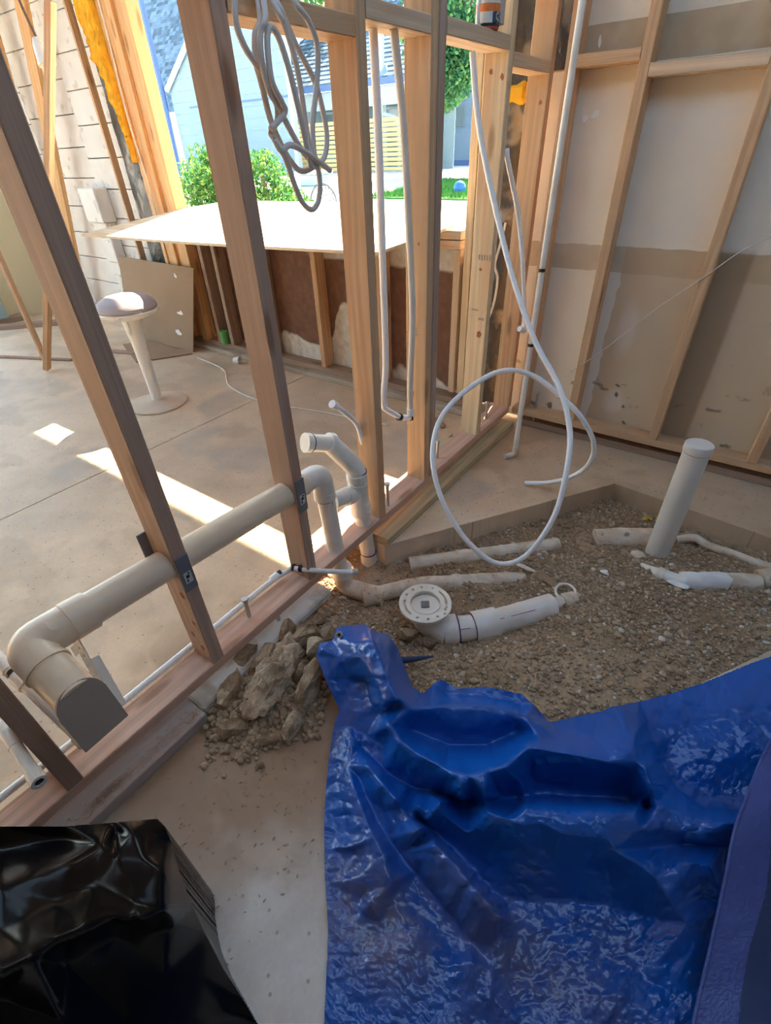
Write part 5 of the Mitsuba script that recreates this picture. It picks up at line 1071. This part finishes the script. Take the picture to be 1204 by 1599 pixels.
# ------------------------------------------------------------------ blue tarp and black bag: sheets through control points (u v x y z)
def sheet(table, outline, step, crisp=0.5, smoothing=0.0, noise_fn=None, relax=2):
    """A sheet whose control points give, at parameter (u, v), the position in the room; outline in (u, v) bounds it."""
    A = np.array([[float(t) for t in row.split()] for row in table.split(";")])
    uvp, xyz = A[:, :2], A[:, 2:]
    o = Polygon(outline)
    u0, v0, u1, v1 = o.bounds
    U, W = np.meshgrid(np.arange(u0 - step, u1 + 2 * step, step), np.arange(v0 - step, v1 + 2 * step, step), indexing="ij")
    q = np.c_[U.ravel(), W.ravel()]
    # snap the outermost grid points onto the outline, so the edge runs smooth
    ring_ = o.exterior
    ins = shapely.contains_xy(o, q[:, 0], q[:, 1])
    dist = shapely.distance(ring_, shapely.points(q))
    near = (~ins) & (dist < step * 0.75)
    for i in np.nonzero(near)[0]:
        pnt = ring_.interpolate(ring_.project(Point(q[i])))
        q[i] = (pnt.x, pnt.y)
    keep = (ins | near).reshape(U.shape)
    rb = RBFInterpolator(uvp / 100, xyz, kernel="thin_plate_spline", smoothing=smoothing)
    P = rb(q / 100)
    if crisp > 0:
        L = LinearNDInterpolator(uvp, xyz)(q)
        okk = ~np.isnan(L[:, 0])
        P[okk] = (1 - crisp) * P[okk] + crisp * L[okk]
    idx = np.arange(len(q)).reshape(U.shape)
    a, b, c, d = idx[:-1, :-1], idx[1:, :-1], idx[1:, 1:], idx[:-1, 1:]
    ok = keep[:-1, :-1] & keep[1:, :-1] & keep[1:, 1:] & keep[:-1, 1:]
    F = np.vstack([np.c_[a[ok], c[ok], b[ok]], np.c_[a[ok], d[ok], c[ok]]])
    m = trimesh.Trimesh(P, F, process=False)
    if relax:
        e = m.edges_unique
        deg = np.bincount(e.ravel(), minlength=len(P)).astype(float)
        eu = m.edges_sorted
        uq, cn = np.unique(eu, axis=0, return_counts=True)
        fixed = np.zeros(len(P), bool); fixed[uq[cn == 1].ravel()] = True
        for _ in range(relax):
            S = np.zeros_like(P); np.add.at(S, e[:, 0], P[e[:, 1]]); np.add.at(S, e[:, 1], P[e[:, 0]])
            mv = (~fixed) & (deg > 0)
            P[mv] = 0.4 * P[mv] + 0.6 * S[mv] / deg[mv, None]
        m = trimesh.Trimesh(P, F, process=False)
    if noise_fn is not None:
        n = m.vertex_normals
        n = np.where(n[:, 2:] < 0, -n, n)
        P = P + n * noise_fn(q, P)[:, None]
    used = np.unique(F)
    remap = -np.ones(len(P), int); remap[used] = np.arange(len(used))
    return trimesh.Trimesh(P[used], remap[F], process=False), q[used] / 1000.0, rb

def crease(q, s, seed):
    p = np.c_[q / s, np.full(len(q), 0.37)]
    return np.abs(meshkit.fbm(p, 3, seed) - 0.5)

def tarp_noise(q, P):
    warp = np.c_[q[:, 0] + 0.5 * q[:, 1], q[:, 1] - 0.25 * q[:, 0]]
    flat = np.clip((q[:, 1] - 1380) / 80, 0, 1) * np.clip((q[:, 0] - 740) / 60, 0, 1)
    n = 0.030 * (crease(warp * (1, 0.35), 85, 3) - 0.1) + (0.006 + 0.012 * flat) * (crease(warp * (1, 0.6), 26, 5) - 0.1) + 0.003 * (crease(q, 11, 7) - 0.1)
    return n
TO = [(500, 1740), (480, 1990), (800, 2000), (1180, 1990), (1640, 1680), (1690, 1300), (1640, 1005), (1275, 1008), (1204, 1025), (1160, 1040), (1100, 1065), (1040, 1085), (1000, 1095), (972, 1101), (955, 1102), (940, 1110), (900, 1117), (858, 1126), (835, 1102), (815, 1084), (760, 1072), (715, 1075), (690, 1061), (675, 1067), (660, 1083), (645, 1074), (632, 1040), (622, 1012), (608, 990), (588, 985), (570, 973), (526, 978), (520, 999), (499, 1004), (494, 1022), (508, 1062), (530, 1108), (522, 1130), (513, 1180), (508, 1240), (506, 1300), (508, 1380), (513, 1450)]
tp = thing("blue_tarp", "big crumpled blue tarp covering the near floor and soil", "tarp")
m, uv, tarp_rbf = sheet(TARP, TO, 2.6, 0.8, 0.0, tarp_noise)
part(tp, "sheet", m, "mat_tarp", True, uv=uv)
FO = [(1212, 1142), (1192, 1180), (1165, 1250), (1148, 1295), (1132, 1380), (1112, 1470), (1096, 1540), (1084, 1599), (1072, 1670), (1150, 1670), (1160, 1540), (1170, 1480), (1195, 1400), (1204, 1320), (1207, 1250), (1226, 1175)]
fl_noise = lambda q, P: 0.004 * (crease(q, 40, 8) - 0.1)
m, uv, _ = sheet(FLAP, FO, 3.0, 0.4, 0.0, fl_noise)
part(tp, "hem_band", m, "mat_hem", True, uv=uv, label="paler purple-blue hem band of the tarp")
FO2 = [(1222, 1175), (1204, 1250), (1201, 1320), (1192, 1400), (1168, 1480), (1158, 1540), (1148, 1670), (1275, 1670), (1275, 1160)]
m, uv, _ = sheet(FLAP, FO2, 4.0, 0.4, 0.0, fl_noise)
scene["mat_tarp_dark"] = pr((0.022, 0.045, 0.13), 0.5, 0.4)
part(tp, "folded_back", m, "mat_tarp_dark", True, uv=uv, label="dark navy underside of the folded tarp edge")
edge_pts = np.array([[float(t) for t in r.split()][2:] for r in FLAP.split(";")[:9]])
part(tp, "hem_cord", tube(spline(edge_pts + (0, 0, -0.002), 8), 0.0035, 8), "mat_hem", True)
gq = tarp_rbf(np.array([[5.33, 9.91]]))[0] + (0.0, -0.004, 0.004)
nrm = unit(np.array([0.25, -0.75, 0.6]))
gm = lathe([(0.0045, 0.002), (0.0050, 0.0035), (0.0085, 0.0035), (0.0095, 0.0015), (0.0095, -0.001), (0.0045, -0.001)], gq + nrm * 0.004, nrm, 24)
part(tp, "grommet", gm, "mat_bolt", 40)
part(tp, "grommet_hole", lathe([(0, 0), (0.0047, 0), (0.0047, 0.001), (0, 0.001)], gq + nrm * 0.0055, nrm, 16), "mat_black")  # black disc painting the dark of the hole inside the ring
# a tail of the tarp lying on the soil
tl = tube([(-0.555, 0.74, 0.02), (-0.515, 0.79, 0.0), (-0.47, 0.85, -0.018)], [0.012, 0.009, 0.002], 8)
tl.apply_scale(1.0)
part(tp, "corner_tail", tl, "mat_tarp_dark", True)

bg = thing("rubbish_bag", "shiny black plastic rubbish bag in the bottom left corner", "bag")
BO = [(-190, 1325), (-100, 1300), (0, 1291), (100, 1290), (180, 1284), (245, 1278), (258, 1290), (266, 1312), (280, 1360), (300, 1410), (320, 1455), (348, 1510), (380, 1560), (402, 1599), (430, 1670), (300, 1715), (120, 1715), (-190, 1700)]
def bag_noise(q, P):
    return 0.006 * (crease(q * (1, 0.4), 130, 4) - 0.1) + 0.001 * (crease(q, 45, 6) - 0.1)
m, uv, _ = sheet(BAG, BO, 3.2, 0.85, 0.0, bag_noise, 5)
# close the bag down to the floor around its rim
e = m.edges_sorted
uq, cnt = np.unique(e, axis=0, return_counts=True)
rim = uq[cnt == 1]
V = np.vstack([m.vertices, np.c_[m.vertices[:, :2], np.full(len(m.vertices), 0.003)]])
n0 = len(m.vertices)
sk = np.vstack([np.c_[rim[:, 0], rim[:, 1], rim[:, 1] + n0], np.c_[rim[:, 0], rim[:, 1] + n0, rim[:, 0] + n0]])
part(bg, "front_folds", m, "mat_bag", True, uv=uv)
sm = trimesh.Trimesh(V, sk, process=False); sm.remove_unreferenced_vertices()
part(bg, "back_skirt", sm, "mat_bag")

# ------------------------------------------------------------------ the far room: stool, cardboard, loose boards, lamp
stl = thing("stool", "white pedestal stool with a grey domed seat and round dusty base", "stool")
sx, sy = -2.945, 1.534
part(stl, "base", lathe([(0, 0.0), (0.178, 0.0), (0.181, 0.004), (0.180, 0.010), (0.165, 0.015), (0.09, 0.026), (0.045, 0.034), (0, 0.036)], (sx, sy, 0), k=56), "mat_stoolbase", 40)
part(stl, "post", lathe([(0, 0.03), (0.031, 0.03), (0.034, 0.20), (0.041, 0.40), (0.052, 0.50), (0.060, 0.545), (0, 0.545)], (sx, sy, 0), k=32), "mat_stool", 40)
part(stl, "seat_pan", lathe([(0, 0.535), (0.10, 0.538), (0.160, 0.560), (0.172, 0.578), (0.170, 0.584), (0.14, 0.58), (0, 0.58)], (sx, sy, 0), k=56), "mat_stool", 40)
part(stl, "seat_pad", lathe([(0, 0.575), (0.155, 0.580), (0.166, 0.588), (0.163, 0.604), (0.140, 0.632), (0.10, 0.652), (0.05, 0.662), (0, 0.664)], (sx, sy, 0), k=56), "mat_seat", True)
part(stl, "lever", tube([(sx + 0.03, sy - 0.045, 0.53), (sx + 0.045, sy - 0.05, 0.49), (sx + 0.035, sy - 0.05, 0.455)], 0.006, 8), "mat_stool", True)

cb = thing("cardboard_sheet", "large brown cardboard sheet leaning against the wall under the plywood", "cardboard sheet")
yv = lambda z: 2.285 + 0.16 * z
pl = Polygon([(-4.50, 0.0), (-3.59, 0.004), (-3.46, 0.615), (-4.46, 0.63)])
m = trimesh.creation.extrude_polygon(pl, 0.008, engine="earcut").subdivide_to_size(0.12)
v = m.vertices
m = trimesh.Trimesh(np.c_[v[:, 0], 2.285 + 0.17 * v[:, 1] + v[:, 2], v[:, 1]], m.faces[:, ::-1], process=False)
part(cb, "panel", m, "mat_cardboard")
def tapemark(x, z, s, seed):
    r = np.random.default_rng(seed)
    ms = []
    for i in range(4):
        w, h = s * r.uniform(0.5, 1), s * r.uniform(0.35, 0.8)
        b = bx(-w / 2, w / 2, -0.001, 0.001, -h / 2, h / 2)
        b.apply_transform(trimesh.transformations.rotation_matrix(r.uniform(-0.8, 0.8), (0, 1, 0)))
        b.apply_translation((x + r.uniform(-.5, .5) * s, 2.285 + 0.17 * z - 0.002, z + r.uniform(-.4, .4) * s))
        ms.append(b)
    part(cb, "torn_label", cat(*ms), "mat_tape")
tapemark(-3.70, 0.29, 0.045, 1); tapemark(-3.74, 0.13, 0.055, 2); tapemark(-3.70, 0.55, 0.03, 3)
flp = Polygon([(-4.30, 2.10), (-3.78, 1.90), (-3.56, 2.26), (-4.2, 2.28)])
m = extrude(flp, 0.004, 0.010)
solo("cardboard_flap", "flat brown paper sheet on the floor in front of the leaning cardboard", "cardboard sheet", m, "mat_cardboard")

board("loose_board", "long board leaning upright in front of the white boards, foot on the floor", (-4.225, 1.437, 0.02), (-3.40, 1.90, 1.93), 0.060, 0.034, (0.6, -0.8, 0), 5, "board")
board("wall_stud", "orange stud left of the leaning board", (-5.470, 2.400, -0.016), (-4.510, 2.400, 2.537), 0.075, 0.05, (1, 0.4, 0), 2)
board("wall_stud", "orange stud cut by the top left picture corner", (-5.719, 2.420, 0.031), (-5.187, 2.420, 2.340), 0.075, 0.05, (1, 0.4, 0), 2)
board("loose_board", "thin pinkish lath standing beside the leaning board's foot", (-4.42, 1.52, 0.01), (-4.62, 1.60, 1.3), 0.05, 0.022, (0.6, -0.8, 0), 5, "board")
for i, (a, b, w) in enumerate((((-5.3, 1.22, 0.008), (-4.30, 1.66, 0.008), 0.035), ((-4.52, 1.86, 0.008), (-3.98, 2.02, 0.008), 0.05), ((-6.0, 1.60, 0.02), (-5.4, 2.25, 0.02), 0.09))):
    board("floor_strip", ("thin dark strip lying on the floor behind the leaning board's foot", "dark strip on the floor by the stool and cardboard", "dark low strip along the floor by the left doorway")[i], a, b, w, 0.016 if i < 2 else 0.04, (0, 1, 0), 7, "strip")
lamp = thing("pendant_lamp", "pale bulb holder hanging from a dark cord at top left", "lamp")
part(lamp, "cord", tube(spline([(-3.96, 2.0, 2.3), (-3.90, 2.0, 2.0), (-3.86, 2.0, 1.88), (-3.845, 2.0, 1.83)], 8), 0.007, 8), "mat_brownstrip", True)
axl = unit(np.array([0.28, 0, -1]))
part(lamp, "holder", lathe([(0, -0.06), (0.02, -0.06), (0.034, -0.03), (0.045, 0.03), (0.047, 0.05), (0, 0.055)], (-3.842, 2.0, 1.79), axl, 24), "mat_pex_cream", 40)
part(lamp, "rim", lathe([(0.044, 0.045), (0.050, 0.047), (0.050, 0.062), (0.044, 0.064)], (-3.842, 2.0, 1.79), axl, 24), "mat_white", 40)
part(lamp, "pull_cord", tube(spline([(-3.83, 1.99, 1.75), (-3.80, 1.985, 1.73), (-3.79, 1.985, 1.68), (-3.82, 1.99, 1.655)], 8), 0.004, 6), "mat_pex_cream", True)
cd = thing("conduit_boxes", "white painted stepped conduit boxes standing against the board wall", "conduit")
for (x0, x1, z0, z1, d) in ((-4.80, -4.55, 0.86, 1.10, 0.12), (-4.76, -4.58, 0.56, 0.86, 0.09), (-4.74, -4.62, 0.06, 0.56, 0.07)):
    part(cd, "box", bx(x0, x1, 2.53 - d, 2.53, z0, z1, 0.008), "mat_whitewall")
for z in (1.03, 0.93, 0.72, 0.45):
    part(cd, "cover_lip", bx(-4.755, -4.615, 2.43 - (0.02 if z > 0.86 else 0), 2.44, z, z + 0.010), "mat_whitewall")
solo("green_can", "small green can standing on the knee wall plate", "can", lathe([(0, 0.0), (0.032, 0.0), (0.033, 0.004), (0.033, 0.088), (0.031, 0.094), (0, 0.094)], (-3.335, 2.435, 0.075), k=24), "mat_green", 40)
m = bx(-1.115, -1.045, 1.675, 1.735, 0.0, 0.085, 0.008)
sb = thing("junction_box", "small white outlet box on the floor behind the double stud", "box")
part(sb, "body", m, "mat_pvc")
part(sb, "label", bx(-1.0455, -1.044, 1.685, 1.725, 0.02, 0.06), "mat_sticker")
solo("floor_cord", "pale slack cord snaking over the floor below the knee wall", "cord", tube(spline([(-3.45, 2.22, 0.006), (-3.05, 2.15, 0.006), (-2.75, 1.96, 0.006), (-2.35, 1.90, 0.006), (-1.95, 1.98, 0.006), (-1.5, 2.05, 0.006)], 8), 0.005, 6), "mat_pex_cream", True)
solo("cup_piece", "small white cup lying by the curb under the knee wall", "cup", lathe([(0, 0), (0.022, 0), (0.03, 0.05), (0.027, 0.05), (0.02, 0.004), (0, 0.004)], (-3.10, 2.30, 0.022), (1, 0.3, 0.0), 20), "mat_tape", 40)
rr_ = np.random.default_rng(33)
for i in range(9):
    x, y = rr_.uniform(-1.45, -1.06), rr_.uniform(2.12, 2.34)
    s = rr_.uniform(0.03, 0.065)
    solo("debris_piece", "brown crumbled debris piece on the floor behind the pale stud", "rubble", rock((x, y, 0.25 * s), (s, s * 0.7, s * 0.5), rr_.uniform(0, 3), 400 + i, 0, 0.1, 14, 0.02), "mat_rubble", 30, group="debris pieces behind the pale stud")

# glazed doorway in the left wall
struct("door_1")
part("door_1", "frame_jamb", bx(-6.2, -6.08, 1.90, 1.99, 0.05, 2.2, 0.004), "mat_cream")
part("door_1", "frame_stile", bx(-6.17, -6.11, 1.70, 1.76, 0.05, 2.2, 0.004), "mat_darkblue")
part("door_1", "frame_stile", bx(-6.17, -6.11, 1.28, 1.34, 0.05, 2.2, 0.004), "mat_darkblue")
part("door_1", "handle", cat(bx(-6.10, -6.04, 1.60, 1.66, 0.30, 0.62, 0.01), bx(-6.08, -6.02, 1.58, 1.72, 0.40, 0.46, 0.01)), "mat_black")
part("door_1", "box", bx(-6.12, -5.98, 1.76, 1.92, 0.05, 0.34, 0.012), "mat_bin")

# ------------------------------------------------------------------ outdoors
EZ = 0.70
struct("patio_ground")
put("patio_ground", bx(-60, 25, 3.0, 80, EZ - 0.5, EZ), "mat_patio")
struct("outer_ground")
put("outer_ground", bx(-60, -6.4, -60, 3.0, -0.6, -0.02), "mat_patio")
struct("drive_ground")
put("drive_ground", bx(-6.4, 25, -60, -3.3, -0.6, -0.02), "mat_patio")
labels["lawn"] = {"label": "strip of green lawn on the sunny yard", "category": "lawn", "kind": "stuff"}
def grass(n, reg, seed):
    r = np.random.default_rng(seed)
    V, F = [], []
    for i in range(n):
        x, y = reg(r)
        h, w, t = r.uniform(0.05, 0.10), 0.008, r.uniform(0, 6.3)
        dx, dy = w * math.cos(t), w * math.sin(t)
        lx, ly = r.uniform(-.03, .03, 2)
        V += [(x - dx, y - dy, EZ), (x + dx, y + dy, EZ), (x + lx, y + ly, EZ + h)]
        F.append((3 * i, 3 * i + 1, 3 * i + 2))
    return trimesh.Trimesh(np.array(V), np.array(F), process=False)
lreg = lambda r: (lambda y: (r.uniform(-5.1 - 0.25 * (y - 6.7), -2.4), y))(r.uniform(6.7, 10.6))
put("lawn", grass(16000, lreg, 2), "mat_grass")
struct("lawn_soil")
put("lawn_soil", extrude(Polygon([(-5.1, 6.7), (-2.4, 6.7), (-2.4, 10.6), (-6.05, 10.6)]), EZ, EZ + 0.02), "mat_grass")
m = trimesh.creation.icosphere(3, 0.085); m.apply_translation((-3.93, 7.30, EZ + 0.10))
solo("blue_ball", "blue ball lying on the lawn", "ball", m, "mat_ball", True)

def siding_wall(t, x0, x1, y, z0, z1, m, h=0.16, top=None):
    """Lapped boards of a facade at depth y: every course a part; top(x) bounds them above (a gable)."""
    z = z0
    while z < z1:
        zt = min(z + h, z1)
        a, b = x0, x1
        if top is not None:
            xs = [x for x in np.linspace(x0, x1, 80) if top(x) > z + 0.02]
            if len(xs) < 2:
                break
            a, b = xs[0], xs[-1]
        V = np.array([(a, y - 0.022, z), (b, y - 0.022, z), (b, y - 0.004, zt), (a, y - 0.004, zt), (a, y + 0.02, z), (b, y + 0.02, z), (b, y + 0.02, zt), (a, y + 0.02, zt)])
        part(t, "siding_board", trimesh.Trimesh(V, process=False).convex_hull, m)
        z = zt
def shingles(t, x0, x1, ye, ze, yr, zr, n, clip=None):
    """Courses of a roof from the eave (ye, ze) up to the ridge (yr, zr)."""
    for i in range(n):
        s0, s1 = i / n, (i + 1.25) / n
        y0, z0, y1, z1 = ye + (yr - ye) * s0, ze + (zr - ze) * s0, ye + (yr - ye) * s1, ze + (zr - ze) * s1
        a, b = (x0, x1) if clip is None else clip(z0)
        if b - a < 0.2:
            continue
        V = np.array([(a, y0, z0), (b, y0, z0), (b, y1, z1), (a, y1, z1), (a, y0, z0 + 0.045), (b, y0, z0 + 0.045), (b, y1, z1 + 0.01), (a, y1, z1 + 0.01)])
        part(t, "shingle_course", trimesh.Trimesh(V, process=False).convex_hull, "mat_shingle")
gh = thing("gabled_house", "pale blue-white gabled house behind the hedge", "house")
tp_ = lambda x: 3.18 + (x + 19.13) * 0.65
siding_wall(gh, -19.13, -13.4, 14.0, EZ, 6.8, "mat_siding", 0.30, top=lambda x: min(tp_(x), 6.7))
m = tube([(-19.16, 13.9, 3.16), (-16.3, 13.9, 5.02), (-13.3, 13.9, 6.97)], 0.09, 6)
part(gh, "rake_trim", m, "mat_trimwhite")
shingles(gh, -26, -15, 14.25, 2.6, 18.5, 8.6, 24)
part(gh, "downspout", tube([(-19.45, 13.85, EZ), (-19.40, 13.85, 3.0), (-19.4, 13.85, 6.6)], 0.10, 8), "mat_fascia")
part(gh, "trim_board", bx(-18.2, -13.5, 13.95, 13.985, 2.62, 2.66), "mat_fascia")
part(gh, "corner_trim", bx(-13.45, -13.30, 13.94, 14.1, EZ, 6.6), "mat_trimwhite")
ph = thing("porch_house", "low house with grey shingle roof and white fascia behind the slatted fence", "house")
shingles(ph, -16.5, -9.2, 15.6, 2.95, 20.0, 5.6, 20)
part(ph, "fascia", bx(-16.5, -9.2, 15.55, 15.62, 2.80, 2.96), "mat_fascia")
part(ph, "frieze_board", bx(-16.5, -9.2, 15.70, 15.8, 2.34, 2.80), "mat_trimwhite")
siding_wall(ph, -16.5, -9.2, 16.6, EZ, 2.8, "mat_siding", 0.2)
for x in (-14.55, -12.6, -11.35, -9.9):
    part(ph, "porch_post", bx(x - 0.09, x + 0.09, 15.75, 15.93, EZ, 2.4), "mat_trimwhite")
for i, x in enumerate((-13.6, -11.0)):
    w = part(ph, "window", bx(x - 0.75, x + 0.75, 16.48, 16.56, 1.35, 2.35, 0.01), "mat_trimwhite")
    for s in (-1, 1):
        k_ = num(w + "__pane"); put(k_, bx(x + s * 0.36 - 0.31, x + s * 0.36 + 0.31, 16.465, 16.485, 1.43, 2.27), "mat_glassy")
part(ph, "vent_pipe", tube([(-11.28, 15.75, 3.0), (-11.26, 15.76, 4.0), (-11.25, 15.77, 5.2)], 0.09, 10), "mat_trimwhite", 40)
part(ph, "vent_flashing", lathe([(0.0, 0), (0.26, 0.0), (0.11, 0.28), (0, 0.28)], (-11.28, 15.85, 2.98), k=16), "mat_siding", 40)
part(ph, "downspout", tube(bend([(-10.9, 15.3, 2.1), (-10.35, 15.25, 1.98), (-10.35, 15.25, EZ)], 0.25, 8), 0.055, 8), "mat_trimwhite", 40)
fn = thing("slat_fence", "yellowish horizontal slat fence in front of the low house", "fence")
for i in range(11):
    z = EZ + 0.05 + i * 0.115
    part(fn, "slat", bx(-14.1, -9.3, 14.55, 14.58, z, z + 0.085, 0.006), "mat_cedar")
for x in (-14.0, -12.2, -10.6, -9.35):
    part(fn, "post", bx(x - 0.05, x + 0.05, 14.58, 14.68, EZ, EZ + 1.36, 0.006), "mat_cedar")
sh = thing("blue_shed", "pale blue lapped board wall of the shed under the tree", "shed")
siding_wall(sh, -12.2, -8.6, 19.0, EZ, 3.2, "mat_siding_blue", 0.12)
part(sh, "base_strip", bx(-12.2, -8.6, 18.9, 19.0, EZ, EZ + 0.16), "mat_fascia")
part(sh, "conduit", tube([(-10.72, 18.95, EZ), (-10.7, 18.95, 1.7), (-10.7, 18.95, 2.6)], 0.02, 6), "mat_fascia")
part(sh, "window", bx(-10.55, -10.15, 18.93, 18.98, 1.80, 2.3), "mat_glassy")
bn = thing("storage_bin", "pale turquoise lidded bin by the hedge", "bin")
part(bn, "body", bx(-8.60, -8.12, 8.95, 9.4, EZ, 0.90, 0.02), "mat_bin")
part(bn, "lid", bx(-8.68, -8.06, 8.90, 9.45, 0.90, 0.96, 0.015), "mat_trimwhite")
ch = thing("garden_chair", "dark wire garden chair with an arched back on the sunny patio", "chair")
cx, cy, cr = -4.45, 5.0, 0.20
scene["mat_chair_shaded"] = pr((0.20, 0.22, 0.24), 0.5, 0.4)  # dark grey puts the shade on the chair into its colour
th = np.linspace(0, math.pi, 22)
part(ch, "back_arch", tube(np.c_[cx + cr * np.cos(th), cy + 0 * th, EZ + 0.08 + cr * np.sin(th)], 0.010, 8), "mat_chair_shaded", True)
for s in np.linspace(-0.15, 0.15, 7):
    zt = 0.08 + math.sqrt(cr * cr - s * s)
    part(ch, "back_wire", tube([(cx + s, cy, EZ + 0.06), (cx + s, cy, EZ + 0.06 + zt / 2), (cx + s * 0.96, cy, EZ + zt)], 0.004, 6), "mat_chair_shaded", True)
part(ch, "seat", bx(cx - 0.20, cx + 0.20, cy - 0.36, cy + 0.01, EZ + 0.05, EZ + 0.075, 0.008), "mat_chair_shaded")
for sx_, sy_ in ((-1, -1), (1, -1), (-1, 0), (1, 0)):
    part(ch, "leg", tube([(cx + 0.18 * sx_, cy + 0.33 * sy_ - 0.01, EZ), (cx + 0.18 * sx_, cy + 0.33 * sy_ - 0.01, EZ + 0.03), (cx + 0.18 * sx_, cy + 0.33 * sy_ - 0.01, EZ + 0.055)], 0.010, 8), "mat_chair_shaded", True)

def foliage(cs, n, leaf, cols, seed):
    """Leaves scattered through a few ellipsoids (centre, radii)."""
    r = np.random.default_rng(seed)
    V, F, C = [], [], []
    for i in range(n):
        c, rad = cs[r.integers(len(cs))]
        d = unit(r.normal(size=3)) * r.uniform(0.55, 1.0)
        p = np.array(c) + d * np.array(rad)
        if p[2] < EZ - 0.15:
            continue
        t = unit(r.normal(size=3)); s = unit(np.cross(t, r.normal(size=3)))
        l = leaf * r.uniform(0.6, 1.3)
        b = len(V)
        V += [p - t * l / 2, p + s * l * 0.28, p + t * l / 2, p - s * l * 0.28]
        F += [(b, b + 1, b + 2), (b, b + 2, b + 3)]
        col = np.array(cols[r.integers(len(cols))]) * r.uniform(0.7, 1.25)
        C += [col] * 4
    return trimesh.Trimesh(np.array(V), np.array(F), process=False), np.array(C)
GREENS = [(0.06, 0.20, 0.05), (0.10, 0.28, 0.07), (0.16, 0.34, 0.09), (0.08, 0.24, 0.12), (0.25, 0.36, 0.10)]
def shrub(name, label, cat_, cs, n, leaf, stems, seed, cols=GREENS):
    t = thing(name, label, cat_)
    m, c = foliage(cs, n, leaf, cols, seed)
    k_ = part(t, "foliage", m, "mat_leaf", color=c)
    labels[k_] = {"kind": "stuff"}
    part(t, "stem", cat(*[tube(s, 0.02 if cat_ == "shrub" else 0.12, 7) for s in stems]), "mat_bark")
shrub("leafy_bush", "dense green bush right outside the window's left side", "shrub", [((-5.35, 4.15, 0.98), (0.42, 0.35, 0.42)), ((-5.75, 4.3, 0.85), (0.5, 0.4, 0.35)), ((-5.08, 4.0, 0.92), (0.28, 0.3, 0.34)), ((-5.2, 4.3, 1.2), (0.28, 0.25, 0.22))], 7000, 0.048, [[(-5.35, 4.15, EZ - 0.1), (-5.35, 4.15, 0.95), (-5.3, 4.15, 1.2)], [(-5.2, 4.2, EZ - 0.1), (-5.1, 4.2, 0.95), (-5.05, 4.15, 1.15)]], 51)
shrub("leafy_bush", "looser green bush between the second and third big studs", "shrub", [((-4.42, 4.15, 0.96), (0.26, 0.28, 0.32)), ((-4.25, 4.2, 0.84), (0.26, 0.3, 0.17)), ((-4.62, 4.3, 1.08), (0.20, 0.25, 0.25))], 3200, 0.045, [[(-4.45, 4.15, EZ - 0.1), (-4.45, 4.15, 0.95), (-4.5, 4.15, 1.12)]], 52)
TREEG = [(0.05, 0.17, 0.08), (0.07, 0.22, 0.11), (0.10, 0.26, 0.13), (0.16, 0.32, 0.10)]
shrub("garden_tree", "leafy tree with drooping branches over the shed", "tree", [((-7.7, 13.0, 3.4), (0.9, 0.9, 1.3)), ((-6.8, 12.7, 4.0), (1.3, 1.1, 1.4)), ((-7.6, 13.0, 4.7), (1.1, 1.1, 1.3)), ((-7.6, 12.8, 2.5), (0.7, 0.7, 0.65)), ((-7.0, 12.5, 2.8), (0.7, 0.6, 0.8))], 26000, 0.10, [[(-5.6, 13.6, EZ), (-5.8, 13.4, 2.4), (-6.8, 13.0, 3.9)], [(-5.8, 13.4, 2.4), (-6.6, 13.0, 3.3), (-7.6, 12.9, 4.2)]], 53, TREEG)
shrub("garden_tree", "far tree whose leaves show over the low house at the top", "tree", [((-17.5, 22.0, 7.0), (2.6, 2.0, 2.2)), ((-15.0, 23.0, 8.0), (2.4, 2.0, 2.0)), ((-20.0, 23.5, 8.3), (2.4, 2, 1.8))], 7000, 0.26, [[(-17.0, 22.5, EZ), (-17.0, 22.5, 4.0), (-17.3, 22.2, 7.5)]], 54)
